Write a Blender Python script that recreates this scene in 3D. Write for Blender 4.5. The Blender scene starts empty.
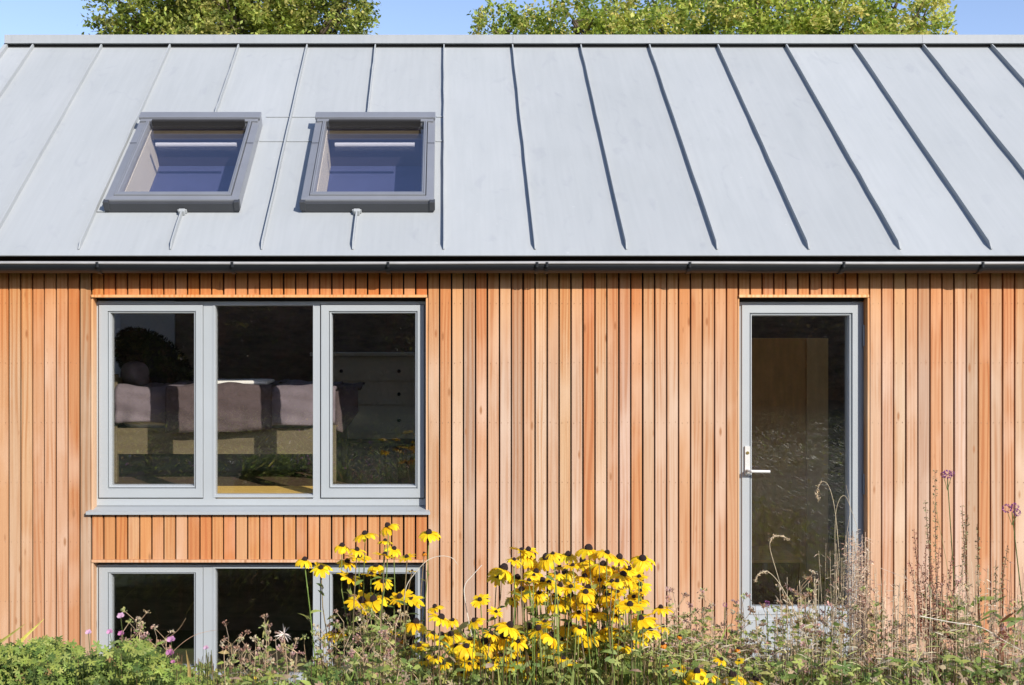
import bpy, math, random
from mathutils import Vector, Matrix
random.seed(7)
R = random.random
def U(a, b): return a + (b - a) * random.random()
def G(s): return random.gauss(0, s)

# ------------------------------------------------------------------ camera, world, sun, exposure
scene = bpy.context.scene
col = scene.collection
F = 1072.0; PX = 444.0; PY = 342.0; CAMZ = 1.95; DW = 6.65
cam = bpy.data.cameras.new('camera'); cam_o = bpy.data.objects.new('camera', cam); col.objects.link(cam_o)
cam_o.location = (0, -DW, CAMZ); cam_o.rotation_euler = (math.radians(90), 0, 0)
cam.sensor_width = 36; cam.lens = 36 * F / 1024
cam.shift_x = (512 - PX) / 1024; cam.shift_y = (PY - 342.5) / 1024
cam.clip_end = 3000
scene.camera = cam_o
SUN = Vector((0.65, -1.0, 0.60)).normalized()
elev = math.asin(SUN.z); az = math.atan2(SUN.x, SUN.y)
world = bpy.data.worlds.new('World'); scene.world = world; world.use_nodes = True
wn = world.node_tree.nodes; wl = world.node_tree.links
bg = wn['Background']; sky = wn.new('ShaderNodeTexSky'); sky.sky_type = 'NISHITA'; sky.sun_disc = False
sky.sun_elevation = elev; sky.sun_rotation = az
sky.air_density = 1.0; sky.dust_density = 0.3; sky.ozone_density = 2.4
tint_n = wn.new('ShaderNodeMix'); tint_n.data_type = 'RGBA'; tint_n.blend_type = 'MULTIPLY'; tint_n.inputs[0].default_value = 1.0
tint_n.inputs[7].default_value = (1.06, 0.945, 1.0, 1); wl.new(sky.outputs[0], tint_n.inputs[6]); wl.new(tint_n.outputs[2], bg.inputs[0]); bg.inputs[1].default_value = 0.14
sl = bpy.data.lights.new('sun', 'SUN'); sl.energy = 4.1; sl.angle = math.radians(0.5); sl.color = (1, 0.95, 0.87)
so = bpy.data.objects.new('sun', sl); col.objects.link(so)
so.rotation_euler = SUN.to_track_quat('Z', 'Y').to_euler(); so.location = (10, -15, 12)
vs = scene.view_settings; vs.view_transform = 'Standard'; vs.look = 'None'; vs.gamma = 1; vs.exposure = 0.56
vs.use_curve_mapping = False

def at(px, py, d): return Vector(((px - PX) * d / F, d - DW, CAMZ + (PY - py) * d / F))
def PXX(px, d=DW): return (px - PX) * d / F
def PZ(py, d=DW): return CAMZ + (PY - py) * d / F

# ------------------------------------------------------------------ helpers
class MB:
    def __init__(s): s.v = []; s.f = []; s.c = []
    def face(s, pts, c=(1, 1, 1)):
        i = len(s.v); s.v += [tuple(p) for p in pts]; s.f.append(tuple(range(i, i + len(pts)))); s.c.append(c)
    def mesh(s, vs_, fs, c=(1, 1, 1)):
        i = len(s.v); s.v += [tuple(p) for p in vs_]
        for f in fs: s.f.append(tuple(i + k for k in f)); s.c.append(c)
    def box(s, x0, x1, y0, y1, z0, z1, c=(1, 1, 1), M=None, ch=0):
        if x0 > x1: x0, x1 = x1, x0
        if y0 > y1: y0, y1 = y1, y0
        if z0 > z1: z0, z1 = z1, z0
        if ch:
            # front (low y) edges chamfered along the height
            prof = [(x0, y1), (x0, y0 + ch), (x0 + ch, y0), (x1 - ch, y0), (x1, y0 + ch), (x1, y1)]
            vv = [Vector((x, y, z0)) for x, y in prof] + [Vector((x, y, z1)) for x, y in prof]
            ff = [(i, (i + 1) % 6, (i + 1) % 6 + 6, i + 6) for i in range(6)] + [(5, 4, 3, 2, 1, 0), (6, 7, 8, 9, 10, 11)]
        else:
            vv = [Vector((x, y, z)) for z in (z0, z1) for y in (y0, y1) for x in (x0, x1)]
            ff = [(0, 2, 3, 1), (4, 5, 7, 6), (0, 1, 5, 4), (2, 6, 7, 3), (0, 4, 6, 2), (1, 3, 7, 5)]
        if M is not None: vv = [M @ v for v in vv]
        s.mesh(vv, ff, c)
    def tube(s, pts, r, c=(1, 1, 1), n=6, r1=None):
        pts = [Vector(p) for p in pts]; m = len(pts); vv = []; ff = []
        up = Vector((0.13, 0.21, 1)).normalized()
        for k, p in enumerate(pts):
            d = (pts[min(k + 1, m - 1)] - pts[max(k - 1, 0)])
            if d.length < 1e-9: d = Vector((0, 0, 1))
            d.normalize()
            a = d.cross(up)
            if a.length < 0.05: a = d.cross(Vector((1, 0, 0)))
            a.normalize(); b = d.cross(a)
            rr = r if r1 is None else r + (r1 - r) * k / (m - 1)
            if isinstance(r, (list, tuple)): rr = r[k]
            for j in range(n):
                t = 2 * math.pi * j / n
                vv.append(p + (a * math.cos(t) + b * math.sin(t)) * rr)
        for k in range(m - 1):
            for j in range(n):
                j2 = (j + 1) % n
                ff.append((k * n + j, k * n + j2, (k + 1) * n + j2, (k + 1) * n + j))
        ff.append(tuple(range(n - 1, -1, -1))); ff.append(tuple((m - 1) * n + j for j in range(n)))
        s.mesh(vv, ff, c)
    def ring(s, x0, x1, z0, z1, wid, prof, M=None, c=(1, 1, 1)):
        """mitred rectangular frame: wid = (left, right, bottom, top); prof = (inset fraction, depth) loops"""
        wl_, wr_, wb_, wt_ = wid; vv = []; ff = []
        for p, y in prof:
            a, b, cc, d = x0 + wl_ * p, x1 - wr_ * p, z0 + wb_ * p, z1 - wt_ * p
            vv += [Vector((a, y, cc)), Vector((b, y, cc)), Vector((b, y, d)), Vector((a, y, d))]
        n = len(prof)
        for k in range(n):
            k2 = (k + 1) % n
            for j in range(4):
                j2 = (j + 1) % 4
                ff.append((k * 4 + j, k * 4 + j2, k2 * 4 + j2, k2 * 4 + j))
        if M is not None: vv = [M @ v for v in vv]
        s.mesh(vv, ff, c)
    def leaf(s, p, d, nrm, L, W, c, droop=0.0, seg=2, fold=0.0, prof=None):
        d = Vector(d).normalized(); side = d.cross(nrm)
        if side.length < 1e-4: side = d.cross(Vector((1, 0.3, 0)))
        side.normalize(); up = side.cross(d)
        p = Vector(p); vv = []; q = p.copy(); dd = d.copy()
        prof = prof or ([0.25, 1.0, 0.0] if seg == 2 else [0.2] + [math.sin(math.pi * (0.12 + 0.88 * (k / seg) ** 0.8)) for k in range(1, seg)] + [0.0])
        rows = []
        for k in range(seg + 1):
            w = W * 0.5 * prof[k]
            if w < 1e-5: rows.append([len(vv)]); vv.append(q.copy())
            else:
                rows.append([len(vv), len(vv) + 1]); vv.append(q - side * w); vv.append(q + side * w)
            dd = (dd - up * 0 + Vector((0, 0, -droop / seg))).normalized()
            q = q + dd * (L / seg)
        ff = []
        for k in range(seg):
            a, b = rows[k], rows[k + 1]
            if len(a) == 2 and len(b) == 2: ff.append((a[0], a[1], b[1], b[0]))
            elif len(a) == 2: ff.append((a[0], a[1], b[0]))
            elif len(b) == 2: ff.append((a[0], b[1], b[0]))
        s.mesh(vv, ff, c)
    def build(s, name, mat, parent=None, smooth=False, bevel=0):
        me = bpy.data.meshes.new(name); me.from_pydata(s.v, [], s.f); me.materials.append(mat)
        at_ = me.attributes.new('tint', 'FLOAT_COLOR', 'FACE')
        flat = []
        for c in s.c: flat += [c[0], c[1], c[2], c[3] if len(c) > 3 else 1.0]
        at_.data.foreach_set('color', flat)
        if smooth: me.polygons.foreach_set('use_smooth', [True] * len(me.polygons))
        me.update(); o = bpy.data.objects.new(name, me); col.objects.link(o)
        if parent is not None: o.parent = parent
        if bevel:
            m = o.modifiers.new('bevel', 'BEVEL'); m.width = bevel; m.segments = 2; m.limit_method = 'ANGLE'
        return o

def thing(name, label, cat, loc=(0, 0, 0), group=None):
    o = bpy.data.objects.new(name, None); o.empty_display_size = 0.2; col.objects.link(o)
    o.location = loc; tag(o, label, cat, group); return o
def tag(o, label, cat, group=None, kind=None):
    o['label'] = label; o['category'] = cat
    if group: o['group'] = group
    if kind: o['kind'] = kind
    return o
def rebase(o):
    """child built in world coordinates under an empty that is not at the origin"""
    o.matrix_parent_inverse = Matrix.Translation(-Vector(o.parent.location)); return o

# ------------------------------------------------------------------ materials
def newmat(name):
    m = bpy.data.materials.new(name); m.use_nodes = True
    return m, m.node_tree.nodes, m.node_tree.links, m.node_tree.nodes['Principled BSDF']
def simple(name, c, rough=0.6, metal=0.0, var=0.08, scale=8, bump=0.0, bscale=60, spec=0.5, stretch=(1, 1, 1)):
    m, n, l, b = newmat(name)
    tc = n.new('ShaderNodeTexCoord'); mp = n.new('ShaderNodeMapping'); mp.inputs['Scale'].default_value = stretch
    l.new(tc.outputs['Object'], mp.inputs[0])
    nz = n.new('ShaderNodeTexNoise'); nz.inputs['Scale'].default_value = scale; nz.inputs['Detail'].default_value = 6
    l.new(mp.outputs[0], nz.inputs['Vector'])
    rp = n.new('ShaderNodeValToRGB')
    rp.color_ramp.elements[0].position = 0.3; rp.color_ramp.elements[1].position = 0.7
    rp.color_ramp.elements[0].color = (*[x * (1 - var) for x in c], 1)
    rp.color_ramp.elements[1].color = (*[min(1, x * (1 + var)) for x in c], 1)
    l.new(nz.outputs[0], rp.inputs[0]); l.new(rp.outputs[0], b.inputs['Base Color'])
    b.inputs['Roughness'].default_value = rough; b.inputs['Metallic'].default_value = metal
    b.inputs['Specular IOR Level'].default_value = spec
    if bump:
        n2 = n.new('ShaderNodeTexNoise'); n2.inputs['Scale'].default_value = bscale; n2.inputs['Detail'].default_value = 4
        l.new(mp.outputs[0], n2.inputs['Vector'])
        bp = n.new('ShaderNodeBump'); bp.inputs['Strength'].default_value = bump; bp.inputs['Distance'].default_value = 0.01
        l.new(n2.outputs[0], bp.inputs['Height']); l.new(bp.outputs[0], b.inputs['Normal'])
    return m

def mth(n, l, op, a, b=None, c=None):
    x = n.new('ShaderNodeMath'); x.operation = op
    for i, v in enumerate((a, b, c)):
        if v is None: continue
        if hasattr(v, 'is_linked') or hasattr(v, 'links'): l.new(v, x.inputs[i])
        else: x.inputs[i].default_value = v
    return x.outputs[0]
def mixc(n, l, fac, a, b, mode='MIX'):
    x = n.new('ShaderNodeMix'); x.data_type = 'RGBA'; x.blend_type = mode
    for i, v in ((0, fac), (6, a), (7, b)):
        if hasattr(v, 'links'): l.new(v, x.inputs[i])
        elif isinstance(v, tuple): x.inputs[i].default_value = (*v, 1) if len(v) == 3 else v
        else: x.inputs[i].default_value = v
    return x.outputs[2]

def larch_material():
    """weathered softwood boards; the tint attribute carries each board's own colour (alpha = seed)"""
    m, n, l, b = newmat('larch')
    at_ = n.new('ShaderNodeAttribute'); at_.attribute_name = 'tint'
    tc = n.new('ShaderNodeTexCoord'); sp = n.new('ShaderNodeSeparateXYZ'); l.new(tc.outputs['Object'], sp.inputs[0])
    off = mth(n, l, 'MULTIPLY', at_.outputs['Alpha'], 57.0)
    def vec(sx, sz, o2=0.0):
        cb = n.new('ShaderNodeCombineXYZ')
        l.new(mth(n, l, 'MULTIPLY_ADD', sp.outputs[0], sx, off), cb.inputs[0])
        l.new(mth(n, l, 'MULTIPLY', sp.outputs[1], sx), cb.inputs[1])
        l.new(mth(n, l, 'MULTIPLY_ADD', sp.outputs[2], sz, off), cb.inputs[2]); return cb.outputs[0]
    def noise(v, sc, det=4, dist=0.0):
        x = n.new('ShaderNodeTexNoise'); x.inputs['Scale'].default_value = sc; x.inputs['Detail'].default_value = det
        x.inputs['Distortion'].default_value = dist; l.new(v, x.inputs['Vector']); return x.outputs[0]
    # cathedral grain: distorted bands
    wv = n.new('ShaderNodeTexWave'); wv.wave_type = 'BANDS'; wv.bands_direction = 'X'
    wv.inputs['Scale'].default_value = 1.0; wv.inputs['Distortion'].default_value = 11.0
    wv.inputs['Detail'].default_value = 2.0; wv.inputs['Detail Scale'].default_value = 0.9
    l.new(vec(11, 0.55), wv.inputs['Vector'])
    fine = noise(vec(110, 1.6), 1.0, 5)
    mid = noise(vec(22, 2.0), 1.0, 5, 0.6)
    patch = noise(vec(3, 1.1), 1.3, 3)
    c = at_.outputs['Color']
    dark = mixc(n, l, 1.0, c, (0.76, 0.53, 0.34), 'MULTIPLY')
    pale = mixc(n, l, 0.40, c, (0.66, 0.52, 0.41))
    g = n.new('ShaderNodeMapRange'); g.inputs[1].default_value = 0.35; g.inputs[2].default_value = 0.95; g.inputs[3].default_value = 0; g.inputs[4].default_value = 0.75
    l.new(wv.outputs['Fac'], g.inputs[0])
    gs = n.new('ShaderNodeMapRange'); gs.inputs[1].default_value = 0.42; gs.inputs[2].default_value = 0.54; l.new(noise(vec(7, 0.7), 1.0, 3), gs.inputs[0])
    c1 = mixc(n, l, mth(n, l, 'MULTIPLY', g.outputs[0], gs.outputs[0]), c, dark)
    f2 = n.new('ShaderNodeMapRange'); f2.inputs[1].default_value = 0.45; f2.inputs[2].default_value = 0.7; f2.inputs[4].default_value = 0.45; l.new(fine, f2.inputs[0])
    c2 = mixc(n, l, f2.outputs[0], c1, dark)
    p2 = n.new('ShaderNodeMapRange'); p2.inputs[1].default_value = 0.5; p2.inputs[2].default_value = 0.72; p2.inputs[4].default_value = 0.9; l.new(patch, p2.inputs[0])
    c3 = mixc(n, l, p2.outputs[0], c2, pale)
    # knots
    vo = n.new('ShaderNodeTexVoronoi'); vo.inputs['Scale'].default_value = 1.0; vo.inputs['Randomness'].default_value = 1
    l.new(vec(11, 3.4), vo.inputs['Vector'])
    kn = n.new('ShaderNodeMapRange'); kn.inputs[1].default_value = 0.12; kn.inputs[2].default_value = 0.05; kn.inputs[4].default_value = 0.9; l.new(vo.outputs['Distance'], kn.inputs[0])
    c4 = mixc(n, l, kn.outputs[0], c3, (0.30, 0.13, 0.05))
    # boards low on the wall have silvered more, the sheltered top keeps its resin colour
    zz = n.new('ShaderNodeMapRange'); zz.inputs[1].default_value = 2.35; zz.inputs[2].default_value = 1.7; zz.inputs[3].default_value = 0.0; zz.inputs[4].default_value = 1.0
    l.new(mth(n, l, 'MULTIPLY_ADD', mid, 0.35, mth(n, l, 'ADD', sp.outputs[2], -0.17)), zz.inputs[0])
    fresh = mixc(n, l, 1.0, c4, (1.04, 0.76, 0.46), 'MULTIPLY')
    c5 = mixc(n, l, zz.outputs[0], fresh, c4)
    z2 = n.new('ShaderNodeMapRange'); z2.inputs[1].default_value = 1.5; z2.inputs[2].default_value = -0.3; z2.inputs[4].default_value = 0.18; l.new(sp.outputs[2], z2.inputs[0])
    c6 = mixc(n, l, z2.outputs[0], c5, (0.56, 0.36, 0.25))
    l.new(c6, b.inputs['Base Color']); b.inputs['Roughness'].default_value = 0.62; b.inputs['Specular IOR Level'].default_value = 0.3
    bp = n.new('ShaderNodeBump'); bp.inputs['Strength'].default_value = 0.35; bp.inputs['Distance'].default_value = 0.002
    l.new(fine, bp.inputs['Height']); l.new(bp.outputs[0], b.inputs['Normal'])
    return m

def zinc_material():
    m, n, l, b = newmat('zinc')
    tc = n.new('ShaderNodeTexCoord')
    def noise(sc, st, det=5, dist=0.0):
        mp = n.new('ShaderNodeMapping'); mp.inputs['Scale'].default_value = st; l.new(tc.outputs['Object'], mp.inputs[0])
        x = n.new('ShaderNodeTexNoise'); x.inputs['Scale'].default_value = sc; x.inputs['Detail'].default_value = det
        x.inputs['Distortion'].default_value = dist; l.new(mp.outputs[0], x.inputs['Vector']); return x.outputs[0]
    big = noise(1.6, (1, 0.7, 0.7), 5, 0.4); streak = noise(16, (2.2, 0.12, 0.12), 6); speck = noise(26, (1, 1, 1), 3)
    rp = n.new('ShaderNodeValToRGB'); e = rp.color_ramp.elements
    e[0].position = 0.3; e[0].color = (0.325, 0.343, 0.350, 1); e[1].position = 0.7; e[1].color = (0.366, 0.382, 0.390, 1)
    mm = mth(n, l, 'ADD', mth(n, l, 'MULTIPLY', big, 0.55), mth(n, l, 'MULTIPLY', streak, 0.45)); l.new(mm, rp.inputs[0])
    sp = n.new('ShaderNodeMapRange'); sp.inputs[1].default_value = 0.72; sp.inputs[2].default_value = 0.8; sp.inputs[4].default_value = 0.35; l.new(speck, sp.inputs[0])
    c = mixc(n, l, sp.outputs[0], rp.outputs[0], (0.50, 0.50, 0.50))
    sm = n.new('ShaderNodeMapRange'); sm.inputs[1].default_value = 0.60; sm.inputs[2].default_value = 0.75; sm.inputs[4].default_value = 0.32; l.new(noise(5.5, (1.4, 0.8, 0.8), 7, 1.2), sm.inputs[0])
    c = mixc(n, l, sm.outputs[0], c, (0.25, 0.265, 0.295))
    at_ = n.new('ShaderNodeAttribute'); at_.attribute_name = 'tint'
    c = mixc(n, l, 1.0, c, at_.outputs['Color'], 'MULTIPLY')
    l.new(c, b.inputs['Base Color']); b.inputs['Roughness'].default_value = 0.6; b.inputs['Metallic'].default_value = 0.0; b.inputs['Specular IOR Level'].default_value = 0.3
    bp = n.new('ShaderNodeBump'); bp.inputs['Strength'].default_value = 0.35; bp.inputs['Distance'].default_value = 0.035
    l.new(noise(2.8, (1, 0.5, 0.5), 3, 0.3), bp.inputs['Height']); l.new(bp.outputs[0], b.inputs['Normal'])
    return m

def glass_material(name, tint, ior=1.5):
    m, n, l, b = newmat(name); n.remove(b)
    out = n['Material Output']; tr = n.new('ShaderNodeBsdfTransparent'); tr.inputs[0].default_value = (*tint, 1)
    gl = n.new('ShaderNodeBsdfGlossy'); gl.inputs['Roughness'].default_value = 0.0; gl.inputs[0].default_value = (0.95, 0.95, 1, 1)
    fr = n.new('ShaderNodeFresnel'); ge = n.new('ShaderNodeNewGeometry')
    mr = n.new('ShaderNodeMapRange'); mr.inputs[3].default_value = ior; mr.inputs[4].default_value = 1 / ior; l.new(ge.outputs['Backfacing'], mr.inputs[0]); l.new(mr.outputs[0], fr.inputs[0])
    mx = n.new('ShaderNodeMixShader'); l.new(fr.outputs[0], mx.inputs[0]); l.new(tr.outputs[0], mx.inputs[1]); l.new(gl.outputs[0], mx.inputs[2])
    # faint pane waviness
    tc = n.new('ShaderNodeTexCoord'); nz = n.new('ShaderNodeTexNoise'); nz.inputs['Scale'].default_value = 2.2; nz.inputs['Detail'].default_value = 0
    l.new(tc.outputs['Object'], nz.inputs['Vector']); bp = n.new('ShaderNodeBump'); bp.inputs['Strength'].default_value = 0.02; bp.inputs['Distance'].default_value = 0.002
    l.new(nz.outputs[0], bp.inputs['Height']); l.new(bp.outputs[0], gl.inputs['Normal'])
    l.new(mx.outputs[0], out.inputs[0]); return m

def leafy_material(name, trans=0.35, rough=0.5):
    """colour from the leaf's own tint attribute, light passing through"""
    m, n, l, b = newmat(name); out = n['Material Output']
    at_ = n.new('ShaderNodeAttribute'); at_.attribute_name = 'tint'
    tc = n.new('ShaderNodeTexCoord'); nz = n.new('ShaderNodeTexNoise'); nz.inputs['Scale'].default_value = 45; l.new(tc.outputs['Object'], nz.inputs['Vector'])
    mr = n.new('ShaderNodeMapRange'); mr.inputs[1].default_value = 0.3; mr.inputs[2].default_value = 0.7; mr.inputs[3].default_value = 0.8; mr.inputs[4].default_value = 1.15; l.new(nz.outputs[0], mr.inputs[0])
    cb = n.new('ShaderNodeCombineColor'); [l.new(mr.outputs[0], cb.inputs[i]) for i in range(3)]
    c = mixc(n, l, 1.0, at_.outputs['Color'], cb.outputs[0], 'MULTIPLY')
    l.new(c, b.inputs['Base Color']); b.inputs['Roughness'].default_value = rough; b.inputs['Specular IOR Level'].default_value = 0.35
    tr = n.new('ShaderNodeBsdfTranslucent'); l.new(c, tr.inputs[0])
    mx = n.new('ShaderNodeMixShader'); mx.inputs[0].default_value = trans
    l.new(b.outputs[0], mx.inputs[1]); l.new(tr.outputs[0], mx.inputs[2]); l.new(mx.outputs[0], out.inputs[0]); return m

M_larch = larch_material(); M_zinc = zinc_material()
M_frame = simple('grey_window_paint', (0.345, 0.368, 0.380), 0.42, 0, 0.03, 3)
M_hood = simple('grey_aluminium', (0.26, 0.27, 0.295), 0.35, 0.35, 0.05, 6)
M_dkhood = simple('dark_aluminium', (0.055, 0.058, 0.065), 0.45, 0.2, 0.05, 6)
M_gutter = simple('dark_grey_gutter_metal', (0.012, 0.014, 0.018), 0.45, 0.1, 0.1, 5)
M_lip = simple('gutter_lip_highlight', (0.34, 0.335, 0.335), 0.6, 0.1, 0.1, 9)  # pale colour paints in the bright highlight along the gutter lip
M_black = simple('black_membrane_and_shade', (0.012, 0.011, 0.011), 0.9)
M_glass = glass_material('window_glass', (0.99, 0.985, 0.965), 1.85)
M_clear = glass_material('clear_glass', (0.97, 0.97, 0.97), 1.3)
M_sglass = glass_material('coated_rooflight_glass', (0.97, 0.96, 0.97), 2.5)
M_white = simple('white_plaster', (0.74, 0.72, 0.67), 0.9, 0, 0.03)
M_cream = simple('cream_lining', (0.90, 0.83, 0.64), 0.7, 0, 0.03)
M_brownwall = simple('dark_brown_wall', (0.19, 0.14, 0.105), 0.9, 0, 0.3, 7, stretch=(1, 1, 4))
M_floor = simple('honey_floorboards', (0.52, 0.33, 0.13), 0.45, 0, 0.15, 6, stretch=(1, 8, 1))
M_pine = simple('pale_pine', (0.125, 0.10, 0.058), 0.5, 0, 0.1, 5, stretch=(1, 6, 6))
M_ply = simple('tan_plywood', (0.82, 0.47, 0.19), 0.55, 0, 0.12, 5, stretch=(5, 5, 1))
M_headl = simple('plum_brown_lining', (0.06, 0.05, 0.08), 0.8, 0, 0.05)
M_blind = simple('slate_blue_blind', (0.075, 0.09, 0.20), 0.9, 0, 0.06)
M_barwhite = simple('white_enamel', (0.85, 0.85, 0.83), 0.4, 0, 0.02)
M_steel = simple('satin_silver', (0.62, 0.61, 0.58), 0.4, 0.35, 0.05, 12)
M_brass = simple('brass', (0.45, 0.33, 0.12), 0.3, 0.9, 0.05, 12)
M_mauve = simple('mauve_grey_cotton', (0.18, 0.148, 0.172), 0.9, 0, 0.12, 9, 0.3, 30)
M_throw = simple('brown_mauve_wool', (0.095, 0.070, 0.074), 0.95, 0, 0.15, 20, 0.3, 90)
M_sheet = simple('white_sheet', (0.80, 0.79, 0.77), 0.9, 0, 0.03)
M_fur = simple('black_shaggy_fabric', (0.012, 0.010, 0.010), 0.95, 0, 0.3, 30)
M_chest = simple('grey_beige_drawers', (0.78, 0.70, 0.55), 0.6, 0, 0.05)
M_knob = simple('dark_knob', (0.02, 0.018, 0.016), 0.4)
M_leaf = leafy_material('leaf', 0.5); M_petal = leafy_material('yellow_petal', 0.30, 0.55)
M_dry = leafy_material('dry_stalk', 0.15, 0.8)
M_cone = simple('brown_cone', (0.030, 0.012, 0.010), 0.9, 0, 0.4, 200, 0.8, 400)
M_bark = simple('bark', (0.10, 0.075, 0.055), 0.95, 0, 0.3, 12, 0.8, 20, stretch=(1, 1, 0.3))

# ------------------------------------------------------------------ ground
def smooth(a, b, x):
    t = max(0, min(1, (x - a) / (b - a))); return t * t * (3 - 2 * t)
def gz(x, y):
    dip = smooth(1.6, 0.6, x) * smooth(-1.9, -1.2, y)
    return -0.03 - 0.40 * dip
g = MB(); xs = [-900, -200, -60, -25, -12] + [-8 + 0.5 * i for i in range(41)] + [20, 40, 100, 300, 900]
ys = [-900, -200, -60, -30, -18, -12, -8] + [-5 + 0.35 * i for i in range(22)] + [3.5, 8, 20, 60, 200, 900]
vv = [(x, y, gz(x, y)) for y in ys for x in xs]; nx = len(xs)
g.mesh(vv, [(j * nx + i, j * nx + i + 1, (j + 1) * nx + i + 1, (j + 1) * nx + i) for j in range(len(ys) - 1) for i in range(nx - 1)])
mg, n, l, b = newmat('garden_soil_and_grass')
tc = n.new('ShaderNodeTexCoord'); n1 = n.new('ShaderNodeTexNoise'); n1.inputs['Scale'].default_value = 1.2; n1.inputs['Detail'].default_value = 8; l.new(tc.outputs['Object'], n1.inputs['Vector'])
rp = n.new('ShaderNodeValToRGB'); e = rp.color_ramp.elements; e[0].position = 0.38; e[0].color = (0.06, 0.045, 0.03, 1); e[1].position = 0.55; e[1].color = (0.06, 0.085, 0.025, 1)
l.new(n1.outputs[0], rp.inputs[0]); l.new(rp.outputs[0], b.inputs['Base Color']); b.inputs['Roughness'].default_value = 0.95
ground = g.build('ground', mg); ground['kind'] = 'structure'
# gravel strip along the wall
p = MB(); gx = [-4 + 0.5 * i for i in range(24)]; gy = [-0.9, -0.6, -0.3, -0.05, 0.03]
vv = [(x, y, gz(x, y) + 0.02) for y in gy for x in gx]; nx = len(gx)
p.mesh(vv, [(j * nx + i, j * nx + i + 1, (j + 1) * nx + i + 1, (j + 1) * nx + i) for j in range(len(gy) - 1) for i in range(nx - 1)])
o = p.build('gravel_path', simple('pale_gravel', (0.30, 0.28, 0.25), 0.9, 0, 0.35, 60, 0.8, 90)); o['kind'] = 'structure'

# ------------------------------------------------------------------ the house
house = thing('house', 'timber clad house with pale standing seam zinc roof and two rooflights', 'house')
XL, XR = -3.42, 6.6; ZB = -0.75
YB = 4.11
pal = {'P': (0.485, 0.315, 0.200), 'M': (0.475, 0.285, 0.168), 'O': (0.475, 0.252, 0.125), 'G': (0.395, 0.262, 0.180), 'V': (0.450, 0.200, 0.080), 'W': (0.510, 0.360, 0.250)}
def bc(k, jit=0.03, kind=None):
    c = tuple(.92 * a_ + .08 * b_ for a_, b_ in zip(pal[k], (0.475, 0.285, 0.165))); j = 1 + G(jit); return (c[0] * j * (1 + G(0.01)), c[1] * j * (1 + G(0.02)), c[2] * j * (1 + G(0.04)), R())
def codes(n_): return ''.join(random.choices('PMOGVW', (5, 5, 4, 2, 2, 2), k=n_))
cl = MB(); GAP = 0.0048
def boards(e0, e1, n_, z0, z1, cs, warm=(1, 1, 1)):
    for i in range(n_):
        a = e0 + (e1 - e0) * i / n_ + G(0.0006); b_ = e0 + (e1 - e0) * (i + 1) / n_ + G(0.0006)
        c = bc(cs[i % len(cs)]); c = (c[0] * warm[0], c[1] * warm[1], c[2] * warm[2], c[3]); dy = U(0, 0.0025)
        cl.box(a + GAP, b_ - GAP, 0.0 + dy, 0.02 + dy, z0, z1, c, ch=0.0015)
TOPZ = 2.40
wx0, wx1 = PXX(91.4), PXX(427.6); dx0, dx1 = PXX(738.4), PXX(869.5)
ztrim1, ztrim0 = PZ(294.6), PZ(297.4)      # head trim of upper window and door
zsill = PZ(514.6)
zt2a, zt2b = PZ(559.5), PZ(562.3)
zlow = PZ(684) - 0.02
boards(PXX(8.6) - 18 * 0.0734, wx0, 25, ZB, TOPZ, codes(17) + 'OPMOMMVG')
boards(wx0, wx1, 28, ztrim1, TOPZ, 'OVOOVOOOVOOOMVOOOOVOOOOVOOOV', (1.04, 0.95, 0.80))
boards(wx0, wx1, 28, zt2a, zsill - 0.004, 'OOVMOOMMVVOVPOOOOVOMMOOMOOOV', (1.05, 0.88, 0.62))
boards(wx0, wx1, 28, ZB, zlow - 0.04, codes(28))
boards(wx1, dx0, 26, ZB, TOPZ, 'MOPGOPWGMWPMPVPMPVPPWOMMPO')
boards(dx0, dx1, 11, ztrim1, TOPZ, 'MOMOMOMMOVM')
nr = int((XR - dx1) / 0.0751)
boards(dx1, dx1 + nr * 0.0751, nr, ZB, TOPZ, 'PPWMGOMWGVPOPPMOVGPWMPO')
boards(dx0, dx1, 11, ZB, -0.10, codes(11))
for i in range(-18, 120):      # fixing screws in pairs on each batten line
    for reg0, reg1, n_, lo, hi in ((PXX(8.6) - 18 * 0.0734, wx0, 25, ZB, TOPZ), (wx1, dx0, 26, ZB, TOPZ), (dx1, dx1 + nr * 0.0751, nr, ZB, TOPZ)):
        if not 0 <= i < n_: continue
        xm = reg0 + (reg1 - reg0) * (i + .5) / n_
        for zz_ in (2.19, 1.82, 1.45, 1.08, 0.71, 0.34):
            for sx_ in (-0.018, 0.018):
                xx_ = xm + sx_ + G(.0015); z_ = zz_ + G(.002); cl.box(xx_ - .0019, xx_ + .0019, -0.0008, 0.003, z_ - .0019, z_ + .0019, (0.27, 0.165, 0.10, .5))
clad = cl.build('cladding', M_larch, house); clad['label'] = 'vertical larch boards in mixed orange and pale tones with dark gaps'
# head trims and timber reveals of the openings
class LN:
    def box(s_, *a): m_ = MB(); m_.box(*a); m_.build('reveal_lining', M_larch, house)
tm = LN()
tm.box(wx0 + 0.002, wx1 - 0.003, -0.012, 0.095, ztrim0, ztrim1 - 0.001, (0.64, 0.42, 0.25, 0.3))
tm.box(wx0 + 0.002, wx1 - 0.003, -0.006, 0.095, zt2b, zt2a - 0.001, (0.58, 0.34, 0.19, 0.5))
tm.box(dx0 + 0.002, dx1 - 0.008, -0.014, 0.095, ztrim0, ztrim1 - 0.001, (0.72, 0.56, 0.40, 0.7))
tm.box(wx0 - 0.002, wx0 + 0.010, 0.003, 0.1, zsill, ztrim0 - 0.002, (0.60, 0.40, 0.25, 0.1))
tm.box(wx0 - 0.002, wx0 + 0.010, 0.003, 0.1, zlow, zt2b - 0.002, (0.60, 0.40, 0.25, 0.2))
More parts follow.
